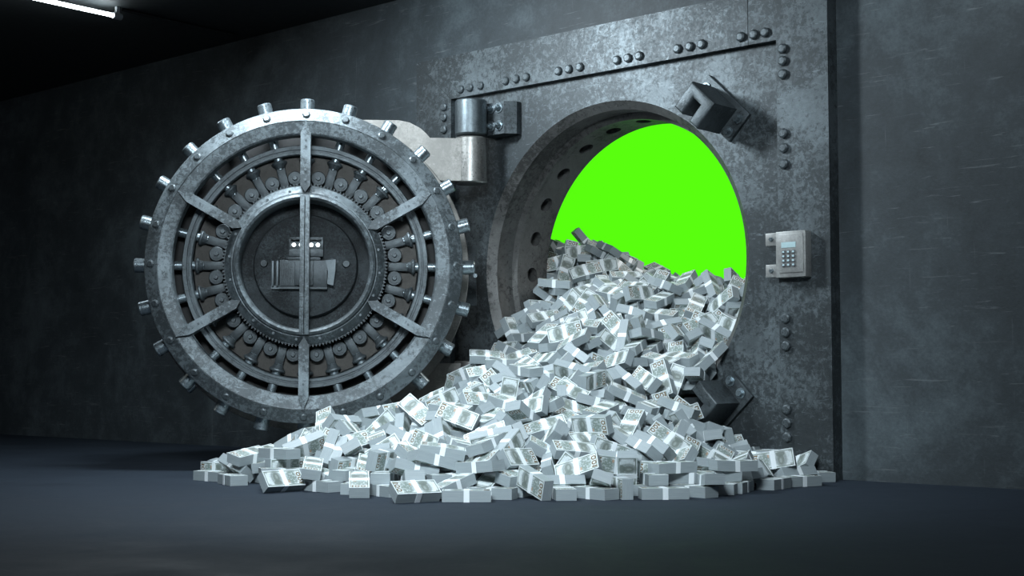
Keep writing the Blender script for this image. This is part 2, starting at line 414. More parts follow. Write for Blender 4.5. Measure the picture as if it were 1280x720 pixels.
# hinge arms and knuckles that move with the door
for (zl, zh, top) in ((.594, .868, 1), (-.868, -.571, -1)):
    if top == 1:
        pl = [(.0, .55), (.0, .93), (.12, .976), (.55, .978), (.62, .964), (.686, .930), (.722, .898), (.748, .868), (1.02, .868), (1.02, .594), (.72, .594), (.6, .5)]
    else:
        pl = [(.0, -.55), (.6, -.5), (.72, -.571), (1.02, -.571), (1.02, -.868), (.748, -.868), (.686, -.93), (.55, -.978), (.12, -.976), (0, -.93)]
    ar = MB().prism([(x, DZ + z) for x, z in pl], .61, .70).build('hinge_arm', M['arm'], door)
    MB().cyl((.40, .52, DZ + .70 * top), (.40, .615, DZ + .70 * top), .17, n=32).build('arm_pivot', M['ringb'], door)
    # knuckle at the hinge axis (local position of the world axis)
    lx = (HX + 1.152) * math.cos(R(46.5)) + (HY + 1.413) * math.sin(R(46.5)); ly = -(HX + 1.152) * math.sin(R(46.5)) + (HY + 1.413) * math.cos(R(46.5))
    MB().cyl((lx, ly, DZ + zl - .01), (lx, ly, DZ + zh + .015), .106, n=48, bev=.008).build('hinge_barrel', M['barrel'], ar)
# small rear fittings seen past the rim
m = MB(); m.box((.93, .54, DZ - .21), (1.045, .60, DZ + .17), 0, None, .006); m.build('rear_latch', M['mech'], door)
m = MB(); m.cyl((1.035, .54, DZ - .02), (1.035, .525, DZ - .02), .013, n=12); m.build('latch_stud', M['bolt'], door)
m = MB(); m.cyl((-.66, .50, DZ - .67), (-.735, .50, DZ - .745), .022, n=16, bev=.003); m.build('rear_pin', M['bolt'], door)

# ------------------------------------------------------------------ keypad
kp = empty('keypad', (1.32, -.045, 1.08))
tag(kp, 'pale metal keypad with small screen bolted to the right side of the frame', 'keypad')
m = MB(); m.box((-.082, -.065, .005), (.10, 0, .255), 0, None, .005); m.build('casing', M['keypad'], kp)
m = MB(); m.box((-.062, -.071, .03), (.088, -.064, .24), 0, None, .003); m.build('cover_plate', M['keypad'], kp)
for z in (.012, .185):
    m = MB(); m.box((-.168, -.03, z), (-.08, 0, z + .07), 0, None, .004); lg = m.build('mounting_lug', M['keypad'], kp)
    MB().cyl((-.13, -.03, z + .035), (-.13, -.042, z + .035), .014, .011, n=6).build('lug_screw', M['bolt'], lg)
m = MB(); m.box((-.043, -.073, .165), (.045, -.070, .195)); m.build('display_screen', M['display'], kp)
key = MB().box((-.0105, -.008, -.0085), (.0105, 0, .0085), 0, None, .002).build('key', M['key'], kp)
kc = MB().box((-.006, -.0085, -.0045), (.006, -.0079, .0045)).build('key_mark', M['display'], key)
for i in range(3):
    for j in range(4):
        o = key if i == j == 0 else dup(key, kp); o.location = (-.028 + i * .03, -.071, .142 - j * .0235)

# ------------------------------------------------------------------ green screen inside the vault
gx, gy = -4.4, 6.2
gs = MB(); gs.box((-4.6, -.03, 0), (4.6, .03, 5.6), 0)
g = gs.build('green_screen', M['green'])
g.location = (gx, gy, 0); g.rotation_euler = (0, 0, R(37))
tag(g, 'bright plain green screen standing behind the money inside the vault', 'green screen')

# ------------------------------------------------------------------ ceiling tubes
def tube(x, y0, y1, label):
    t = empty('ceiling_tube_light', (x, (y0 + y1) / 2, 3.22)); L = (y1 - y0) / 2
    tag(t, label, 'ceiling light')
    MB().cyl((0, -L, -.07), (0, L, -.07), .014, n=16).build('glass_tube', M['tube'], t)
    for s_ in (-1, 1):
        MB().cyl((0, s_ * L, -.07), (0, s_ * (L + .07), -.07), .024, n=16, bev=.004).build('end_cap', M['cap'], t)
        MB().box((-.012, s_ * (L + .035) - .012, -.07), (.012, s_ * (L + .035) + .012, 0)).build('bracket', M['cap'], t)
    return t
tube(-3.56, -2.9, -1.2, 'glowing white tube light on the dark ceiling, at the top left')
tag(MB().cyl((-3.56, -1.12, 3.205), (-3.56, -.1, 3.205), .012, n=10).build('ceiling_conduit', M['beam']), 'thin dark conduit running along the ceiling beyond the tube light', 'conduit')

def area(name, loc, target, sx, sy, power, col=(.80, .92, 1.0), spread=180):
    l = bpy.data.lights.new(name, 'AREA'); l.shape = 'RECTANGLE'; l.size = sx; l.size_y = sy; l.energy = power; l.color = col; l.spread = R(spread)
    o = bpy.data.objects.new(name, l); COL.objects.link(o); o.location = loc
    o.rotation_euler = (Vector(target) - Vector(loc)).to_track_quat('-Z', 'Y').to_euler(); return o
area('key_light', (-.95, -1.75, 3.12), (-.3, -.9, 0.8), .3, 1.2, 165)
area('right_ceiling_light', (2.2, -1.3, 3.12), (1.9, -.4, 1.2), .3, 1.0, 22)
area('front_fill_light', (2.6, -5.0, 3.1), (-.2, -1.2, .4), 1.6, 1.2, 86, spread=64)  # added soft fill from the camera side for door and heap, no fixture
area('vault_ceiling_light', (.2, 1.8, 2.9), (-.2, .9, 1.0), 1.0, 1.0, 20, (1, .97, .92))
area('left_ceiling_light', (-3.56, -2.0, 3.1), (-3.2, -2.0, 0), .2, 1.6, 10)
area('far_left_fill_light', (-4.6, -4.6, 3.1), (-4.0, 0, 1.0), 1.2, 1.2, 13, (1, .93, .80))  # warm fill added to lift the left wall, stands for no lamp


w = bpy.data.worlds.new('room_dark'); S.world = w; w.use_nodes = True
w.node_tree.nodes['Background'].inputs[0].default_value = (.55, .75, 1, 1); w.node_tree.nodes['Background'].inputs[1].default_value = .065

# ------------------------------------------------------------------ camera
cam = bpy.data.cameras.new('camera'); co = bpy.data.objects.new('camera', cam); COL.objects.link(co); S.camera = co
cam.sensor_width = 36; cam.sensor_fit = 'HORIZONTAL'; cam.lens = 36 * 1750 / 1280; cam.clip_start = .05; cam.clip_end = 100
co.location = (5.1973, -6.7461, .5526)
co.rotation_euler = (R(90 + 3.5967), 0, R(131.5275 - 90))
S.view_settings.view_transform = 'Standard'; S.view_settings.look = 'None'; S.view_settings.exposure = 0; S.view_settings.gamma = 1
S.view_settings.use_curve_mapping = False

LABELS = [
'left of two: tilted money bundle, long grey edge facing, on floor along front edge',
'tilted money bundle, printed side facing, on floor at the left tail',
'third from left: edgewise money bundle, short end facing, low on front of the heap',
'leftmost: edgewise money bundle, printed side facing, halfway up front of the heap',
'tilted money bundle, printed side facing, low on front of the heap',
'second from right: edgewise money bundle, printed side facing, halfway up front of the heap',
'second from left: edgewise money bundle, short end facing, low on front of the heap',
'second from right: flat money bundle, long grey edge facing, on floor along front edge',
'right of two: edgewise money bundle, printed side facing, low on the heap, right side',
'leftmost: flat money bundle, long grey edge facing, low on front of the heap',
'second from left: flat money bundle, long grey edge facing, on floor along front edge',
'tilted money bundle, long grey edge facing, low tail below open door',
'rightmost: tilted money bundle, long grey edge facing, halfway up front of the heap',
'leftmost: flat money bundle, long grey edge facing, low on the heap, right side',
'tipped money bundle, printed side facing, left slope beside open door',
'tipped money bundle, printed side facing, right slope by lower keeper',
'rightmost: flat money bundle, long grey edge facing, low on the heap, right side',
'second from right: flat money bundle, short end facing, on floor along front edge',
'upright cash bundle, printed side facing, upper slope below the opening',
'upright cash bundle, printed side facing, low on front of the heap',
'leftmost: flat money bundle, long grey edge facing, halfway up front of the heap',
'second from left: flat money bundle, short end facing, on floor along front edge',
'rightmost: flat money bundle, long grey edge facing, low on front of the heap',
'second from left: tipped money bundle, short end facing, halfway up front of the heap',
'left of two: flat money bundle, long grey edge facing, low tail below open door',
'left of two: tilted money bundle, long grey edge facing, low on front of the heap',
'left of two: edgewise money bundle, printed side facing, upper slope below the opening',
'leftmost: edgewise money bundle, short end facing, low on front of the heap',
'fourth from left: tilted money bundle, long grey edge facing, halfway up front of the heap',
'rightmost: tipped money bundle, short end facing, halfway up front of the heap',
'third from left: flat money bundle, short end facing, halfway up front of the heap',
'third from left: edgewise money bundle, printed side facing, atop crest inside the vault',
'second from right: tipped money bundle, long grey edge facing, in the mouth of the opening',
'leftmost: flat money bundle, long grey edge facing, on floor along front edge',
'second from left: flat money bundle, short end facing, low tail below open door',
'second from left: edgewise money bundle, short end facing, upper slope below the opening',
'rightmost: tilted money bundle, short end facing, halfway up front of the heap',
'second from left: edgewise money bundle, printed side facing, low on front of the heap',
'right of two: edgewise money bundle, short end facing, in the mouth of the opening',
'second from left: tipped money bundle, long grey edge facing, upper slope below the opening',
'rightmost: tipped money bundle, long grey edge facing, halfway up front of the heap',
'third from left: flat money bundle, short end facing, low tail below open door',
'rightmost: edgewise money bundle, short end facing, upper slope below the opening',
'tilted money bundle, printed side facing, upper slope below the opening',
'rightmost: flat money bundle, short end facing, on floor at the left tail',
'second from left: flat money bundle, short end facing, on floor at the right end',
'second from left: edgewise money bundle, short end facing, halfway up front of the heap',
'third from left: flat money bundle, long grey edge facing, on floor along front edge',
'second from left: tipped money bundle, long grey edge facing, right slope by lower keeper',
'leftmost: tipped money bundle, long grey edge facing, upper slope below the opening',
'third from left: tipped money bundle, printed side facing, upper slope below the opening',
'rightmost: tipped money bundle, long grey edge facing, in the mouth of the opening',
'rightmost: flat money bundle, long grey edge facing, on floor along front edge',
'rightmost: tilted money bundle, short end facing, upper slope below the opening',
'edgewise money bundle, short end facing, on floor along front edge',
'leftmost: flat money bundle, short end facing, upper slope below the opening',
'rightmost: flat money bundle, short end facing, in the mouth of the opening',
'flat money bundle, short end facing, low on the heap, right side',
'rightmost: tilted money bundle, long grey edge facing, left slope beside open door',
'second from right: flat money bundle, short end facing, upper slope below the opening',
'right of two: tilted money bundle, long grey edge facing, on floor along front edge',
'upright cash bundle, long grey edge facing, low tail below open door',
'rightmost: tipped money bundle, long grey edge facing, right slope by lower keeper',
'rightmost: flat money bundle, long grey edge facing, on floor at the right end',
'third from left: edgewise money bundle, printed side facing, halfway up front of the heap',
'rightmost: tipped money bundle, long grey edge facing, upper slope below the opening',
'right of two: upright cash bundle, printed side facing, left slope beside open door',
'second from left: flat money bundle, short end facing, on floor at the left tail',
'leftmost: flat money bundle, short end facing, right slope by lower keeper',
'rightmost: flat money bundle, short end facing, low on front of the heap',
'upright cash bundle, long grey edge facing, upper slope below the opening',
'right of two: upright cash bundle, long grey edge facing, atop crest inside the vault',
'third from right: flat money bundle, short end facing, on floor along front edge',
'tilted money bundle, long grey edge facing, on floor at the right end',
'seventh from left: tipped money bundle, long grey edge facing, halfway up front of the heap',
'right of two: edgewise money bundle, short end facing, low tail below open door',
'tilted money bundle, short end facing, low on front of the heap',
'tilted money bundle, printed side facing, left slope beside open door',
'second from right: flat money bundle, short end facing, halfway up front of the heap',
'leftmost: tilted money bundle, short end facing, low tail below open door',
'third from left: flat money bundle, short end facing, low on front of the heap',
'second from left: tilted money bundle, short end facing, low tail below open door',
'second from left: tipped money bundle, short end facing, upper slope below the opening',
'edgewise money bundle, printed side facing, low tail below open door',
'second from left: edgewise money bundle, printed side facing, halfway up front of the heap',
'leftmost: edgewise money bundle, short end facing, halfway up front of the heap',
'second from left: edgewise money bundle, printed side facing, left slope beside open door',
'left of two: upright cash bundle, printed side facing, atop crest inside the vault',
'third from right: tipped money bundle, short end facing, in the mouth of the opening',
'sixth from left: tipped money bundle, long grey edge facing, halfway up front of the heap',
'rightmost: edgewise money bundle, printed side facing, halfway up front of the heap',
'leftmost: flat money bundle, long grey edge facing, right slope by lower keeper',
'second from left: tilted money bundle, long grey edge facing, in the mouth of the opening',
'rightmost: upright cash bundle, printed side facing, right slope by lower keeper',
'third from left: upright cash bundle, long grey edge facing, halfway up front of the heap',
'leftmost: tipped money bundle, printed side facing, halfway up front of the heap',
'second from left: flat money bundle, long grey edge facing, low on the heap, right side',
'leftmost: tilted money bundle, short end facing, low on the heap, right side',
'second from right: tilted money bundle, short end facing, low tail below open door',
'leftmost: flat money bundle, short end facing, low on front of the heap',
'second from left: tilted money bundle, short end facing, halfway up front of the heap',
'second from left: edgewise money bundle, printed side facing, atop crest inside the vault',
'rightmost: tipped money bundle, printed side facing, upper slope below the opening',
'second from right: tipped money bundle, printed side facing, upper slope below the opening',
'third from left: flat money bundle, long grey edge facing, in the mouth of the opening',
'rightmost: flat money bundle, short end facing, halfway up front of the heap',
'third from left: tilted money bundle, long grey edge facing, upper slope below the opening',
'leftmost: flat money bundle, short end facing, on floor at the left tail',
'rightmost: tipped money bundle, printed side facing, in the mouth of the opening',
'rightmost: tipped money bundle, short end facing, upper slope below the opening',
'left of two: tilted money bundle, printed side facing, in the mouth of the opening',
'third from left: tilted money bundle, short end facing, upper slope below the opening',
'third from left: tilted money bundle, short end facing, low tail below open door',
'rightmost: flat money bundle, long grey edge facing, upper slope below the opening',
'third from left: tipped money bundle, short end facing, atop crest inside the vault',
'leftmost: flat money bundle, long grey edge facing, in the mouth of the opening',
'rightmost: tipped money bundle, short end facing, low on front of the heap',
'rightmost: edgewise money bundle, short end facing, low on front of the heap',
'rightmost: tilted money bundle, short end facing, low on the heap, right side',
'rightmost: flat money bundle, long grey edge facing, left slope beside open door',
'rightmost: edgewise money bundle, printed side facing, atop crest inside the vault',
'third from right: tilted money bundle, long grey edge facing, in the mouth of the opening',
'right of two: upright cash bundle, long grey edge facing, right slope by lower keeper',
'third from left: tilted money bundle, short end facing, in the mouth of the opening',
'left of two: upright cash bundle, printed side facing, in the mouth of the opening',
'second from left: tipped money bundle, printed side facing, in the mouth of the opening',
'fourth from left: flat money bundle, short end facing, upper slope below the opening',
'second from right: tilted money bundle, long grey edge facing, halfway up front of the heap',
'fifth from left: tipped money bundle, short end facing, in the mouth of the opening',
'second from left: tilted money bundle, short end facing, in the mouth of the opening',
'second from right: flat money bundle, short end facing, low tail below open door',
'rightmost: flat money bundle, long grey edge facing, halfway up front of the heap',
'second from left: tilted money bundle, long grey edge facing, left slope beside open door',
'third from left: tilted money bundle, long grey edge facing, in the mouth of the opening',
'rightmost: tilted money bundle, long grey edge facing, atop crest inside the vault',
'second from left: flat money bundle, short end facing, low on front of the heap',
'leftmost: upright cash bundle, long grey edge facing, halfway up front of the heap',
'second from left: tilted money bundle, short end facing, low on the heap, right side',
'third from left: flat money bundle, short end facing, on floor along front edge',
'second from left: tipped money bundle, long grey edge facing, halfway up front of the heap',
'third from right: tipped money bundle, long grey edge facing, halfway up front of the heap',
'leftmost: tilted money bundle, long grey edge facing, in the mouth of the opening',
'leftmost: edgewise money bundle, short end facing, upper slope below the opening',
'second from right: tilted money bundle, short end facing, in the mouth of the opening',
'leftmost: flat money bundle, long grey edge facing, left slope beside open door',
'right of two: tilted money bundle, long grey edge facing, low on front of the heap',
'third from left: flat money bundle, long grey edge facing, low on the heap, right side',
'left of two: edgewise money bundle, short end facing, in the mouth of the opening',
'leftmost: tilted money bundle, long grey edge facing, upper slope below the opening',
'upright cash bundle, short end facing, upper slope below the opening',
'second from left: flat money bundle, long grey edge facing, right slope by lower keeper',
'second from left: tilted money bundle, short end facing, atop crest inside the vault',
'leftmost: flat money bundle, long grey edge facing, on floor at the right end',
'second from left: flat money bundle, short end facing, halfway up front of the heap',
'second from left: tilted money bundle, long grey edge facing, atop crest inside the vault',
'leftmost: flat money bundle, short end facing, on floor at the right end',
'leftmost: tilted money bundle, short end facing, halfway up front of the heap',
'rightmost: flat money bundle, short end facing, upper slope below the opening',
'tilted money bundle, printed side facing, low tail below open door',
'fourth from right: tipped money bundle, long grey edge facing, halfway up front of the heap',
'leftmost: tipped money bundle, long grey edge facing, in the mouth of the opening',
'left of two: edgewise money bundle, short end facing, low tail below open door',
'rightmost: tilted money bundle, short end facing, low tail below open door',
'rightmost: flat money bundle, short end facing, right slope by lower keeper',
'second from left: flat money bundle, long grey edge facing, on floor at the right end',
'edgewise money bundle, short end facing, on floor at the left tail',
'second from left: tipped money bundle, long grey edge facing, in the mouth of the opening',
'leftmost: flat money bundle, short end facing, halfway up front of the heap',
'second from left: flat money bundle, long grey edge facing, low on front of the heap',
'leftmost: tipped money bundle, long grey edge facing, right slope by lower keeper',
'rightmost: edgewise money bundle, printed side facing, in the mouth of the opening',
'left of two: edgewise money bundle, printed side facing, low on the heap, right side',
'fourth from left: flat money bundle, short end facing, halfway up front of the heap',
'left of two: upright cash bundle, long grey edge facing, atop crest inside the vault',
'second from left: flat money bundle, long grey edge facing, left slope beside open door',
'third from left: flat money bundle, long grey edge facing, right slope by lower keeper',
'leftmost: tipped money bundle, printed side facing, in the mouth of the opening',
'second from right: tilted money bundle, short end facing, upper slope below the opening',
'third from left: flat money bundle, long grey edge facing, left slope beside open door',
'third from left: tilted money bundle, long grey edge facing, halfway up front of the heap',
'leftmost: tipped money bundle, short end facing, halfway up front of the heap',
'second from left: flat money bundle, short end facing, upper slope below the opening',
'leftmost: edgewise money bundle, printed side facing, atop crest inside the vault',
'third from left: flat money bundle, short end facing, upper slope below the opening',
'right of two: upright cash bundle, printed side facing, in the mouth of the opening',
'fourth from left: tipped money bundle, long grey edge facing, in the mouth of the opening',
'right of two: tilted money bundle, printed side facing, in the mouth of the opening',
'right of two: tipped money bundle, short end facing, low tail below open door',
'leftmost: tipped money bundle, long grey edge facing, atop crest inside the vault',
'second from right: tilted money bundle, long grey edge facing, upper slope below the opening',
'rightmost: flat money bundle, short end facing, on floor at the right end',
'fourth from left: tipped money bundle, long grey edge facing, halfway up front of the heap',
'second from left: tilted money bundle, long grey edge facing, halfway up front of the heap',
'second from right: tipped money bundle, short end facing, in the mouth of the opening',
'edgewise money bundle, short end facing, low on the heap, right side',
'rightmost: tilted money bundle, short end facing, in the mouth of the opening',
'upright cash bundle, long grey edge facing, in the mouth of the opening',
'upright cash bundle, long grey edge facing, left slope beside open door',
'right of two: tilted money bundle, short end facing, left slope beside open door',
'second from left: tipped money bundle, printed side facing, halfway up front of the heap',
'left of two: upright cash bundle, printed side facing, left slope beside open door',
'left of two: tilted money bundle, long grey edge facing, low on the heap, right side',
'edgewise money bundle, short end facing, right slope by lower keeper',
'leftmost: edgewise money bundle, printed side facing, low on front of the heap',
'tipped money bundle, long grey edge facing, low tail below open door',
'third from left: tilted money bundle, short end facing, low on the heap, right side',
'second from right: tipped money bundle, long grey edge facing, halfway up front of the heap',
'third from left: tipped money bundle, long grey edge facing, in the mouth of the opening',
'third from left: edgewise money bundle, printed side facing, left slope beside open door',
'leftmost: tipped money bundle, short end facing, upper slope below the opening',
'second from left: flat money bundle, long grey edge facing, upper slope below the opening',
'rightmost: tilted money bundle, long grey edge facing, in the mouth of the opening',
'leftmost: tipped money bundle, short end facing, in the mouth of the opening',
'edgewise money bundle, short end facing, atop crest inside the vault',
'fourth from left: tilted money bundle, long grey edge facing, upper slope below the opening',
'fifth from left: tipped money bundle, long grey edge facing, halfway up front of the heap',
'rightmost: tipped money bundle, short end facing, in the mouth of the opening',
'fourth from left: tipped money bundle, short end facing, in the mouth of the opening',
'tipped money bundle, printed side facing, low on the heap, right side',
'tipped money bundle, printed side facing, atop crest inside the vault',
'second from left: flat money bundle, long grey edge facing, in the mouth of the opening',
'rightmost: edgewise money bundle, printed side facing, left slope beside open door',
'rightmost: tipped money bundle, short end facing, atop crest inside the vault',
'right of two: upright cash bundle, printed side facing, atop crest inside the vault',
'second from left: flat money bundle, long grey edge facing, halfway up front of the heap',
'right of two: tipped money bundle, long grey edge facing, left slope beside open door',
'second from left: tilted money bundle, short end facing, upper slope below the opening',
'left of two: tipped money bundle, short end facing, left slope beside open door',
'third from left: tilted money bundle, short end facing, atop crest inside the vault',
'rightmost: edgewise money bundle, short end facing, halfway up front of the heap',
'second from left: tipped money bundle, long grey edge facing, atop crest inside the vault',
'leftmost: edgewise money bundle, short end facing, left slope beside open door',
'fourth from left: tilted money bundle, long grey edge facing, in the mouth of the opening',
'rightmost: edgewise money bundle, short end facing, left slope beside open door',
'leftmost: edgewise money bundle, printed side facing, left slope beside open door',
'leftmost: flat money bundle, short end facing, low tail below open door',
'rightmost: tipped money bundle, printed side facing, halfway up front of the heap',
'leftmost: upright cash bundle, printed side facing, right slope by lower keeper',
'leftmost: flat money bundle, short end facing, in the mouth of the opening',
'rightmost: upright cash bundle, long grey edge facing, halfway up front of the heap',
'tipped money bundle, long grey edge facing, low on the heap, right side',
'second from left: flat money bundle, short end facing, right slope by lower keeper',
'right of two: flat money bundle, long grey edge facing, low tail below open door',
'leftmost: tipped money bundle, short end facing, low on front of the heap',
'leftmost: flat money bundle, short end facing, on floor along front edge',
'third from left: tipped money bundle, short end facing, upper slope below the opening',
'left of two: upright cash bundle, long grey edge facing, right slope by lower keeper',
'flat money bundle, long grey edge facing, on floor at the left tail',
'leftmost: tilted money bundle, short end facing, upper slope below the opening',
'second from left: upright cash bundle, long grey edge facing, halfway up front of the heap',
'rightmost: edgewise money bundle, printed side facing, low on front of the heap',
'leftmost: tipped money bundle, short end facing, atop crest inside the vault',
'leftmost: tipped money bundle, long grey edge facing, halfway up front of the heap',
'second from left: edgewise money bundle, short end facing, left slope beside open door',
'leftmost: tilted money bundle, short end facing, in the mouth of the opening',
'rightmost: tilted money bundle, short end facing, atop crest inside the vault',
'second from left: tipped money bundle, short end facing, in the mouth of the opening',
'rightmost: flat money bundle, short end facing, on floor along front edge',
'fourth from left: flat money bundle, short end facing, on floor along front edge',
'right of two: edgewise money bundle, printed side facing, upper slope below the opening',
'second from left: flat money bundle, short end facing, in the mouth of the opening',
'left of two: tilted money bundle, short end facing, left slope beside open door',
'edgewise money bundle, printed side facing, right slope by lower keeper',
'rightmost: flat money bundle, short end facing, low tail below open door',
'leftmost: flat money bundle, long grey edge facing, upper slope below the opening',
'tipped money bundle, short end facing, right slope by lower keeper',
'leftmost: tilted money bundle, long grey edge facing, halfway up front of the heap',
'third from left: tipped money bundle, long grey edge facing, atop crest inside the vault',
'leftmost: edgewise money bundle, printed side facing, in the mouth of the opening',
'second from left: tipped money bundle, printed side facing, upper slope below the opening',
'second from right: edgewise money bundle, printed side facing, atop crest inside the vault',
'third from left: tipped money bundle, short end facing, halfway up front of the heap',
'tipped money bundle, short end facing, low on the heap, right side',
'right of two: tipped money bundle, short end facing, left slope beside open door',
'rightmost: tilted money bundle, long grey edge facing, upper slope below the opening',
'tilted money bundle, printed side facing, atop crest inside the vault',
'rightmost: flat money bundle, long grey edge facing, in the mouth of the opening',
'fourth from left: tilted money bundle, short end facing, upper slope below the opening',
'second from right: tilted money bundle, long grey edge facing, in the mouth of the opening',
'right of two: tilted money bundle, long grey edge facing, low on the heap, right side',
'leftmost: tilted money bundle, long grey edge facing, atop crest inside the vault',
'leftmost: tilted money bundle, long grey edge facing, left slope beside open door',
'third from left: tipped money bundle, long grey edge facing, halfway up front of the heap',
'rightmost: flat money bundle, long grey edge facing, right slope by lower keeper',
'second from left: tipped money bundle, short end facing, low on front of the heap',
'second from left: upright cash bundle, printed side facing, right slope by lower keeper',
'tilted money bundle, long grey edge facing, right slope by lower keeper',
'second from left: edgewise money bundle, printed side facing, in the mouth of the opening',
'leftmost: tilted money bundle, short end facing, atop crest inside the vault',
'leftmost: tipped money bundle, printed side facing, upper slope below the opening',
'left of two: tipped money bundle, long grey edge facing, left slope beside open door',
'third from left: tilted money bundle, long grey edge facing, atop crest inside the vault',
'fifth from right: tipped money bundle, long grey edge facing, halfway up front of the heap',
'rightmost: tipped money bundle, long grey edge facing, atop crest inside the vault',
'third from left: tipped money bundle, short end facing, in the mouth of the opening',
'upright cash bundle, printed side facing, low tail below open door',
'second from left: tilted money bundle, long grey edge facing, upper slope below the opening',
'left of two: tipped money bundle, short end facing, low tail below open door',
'tipped money bundle, long grey edge facing, low on front of the heap',
'second from left: tipped money bundle, short end facing, atop crest inside the vault']
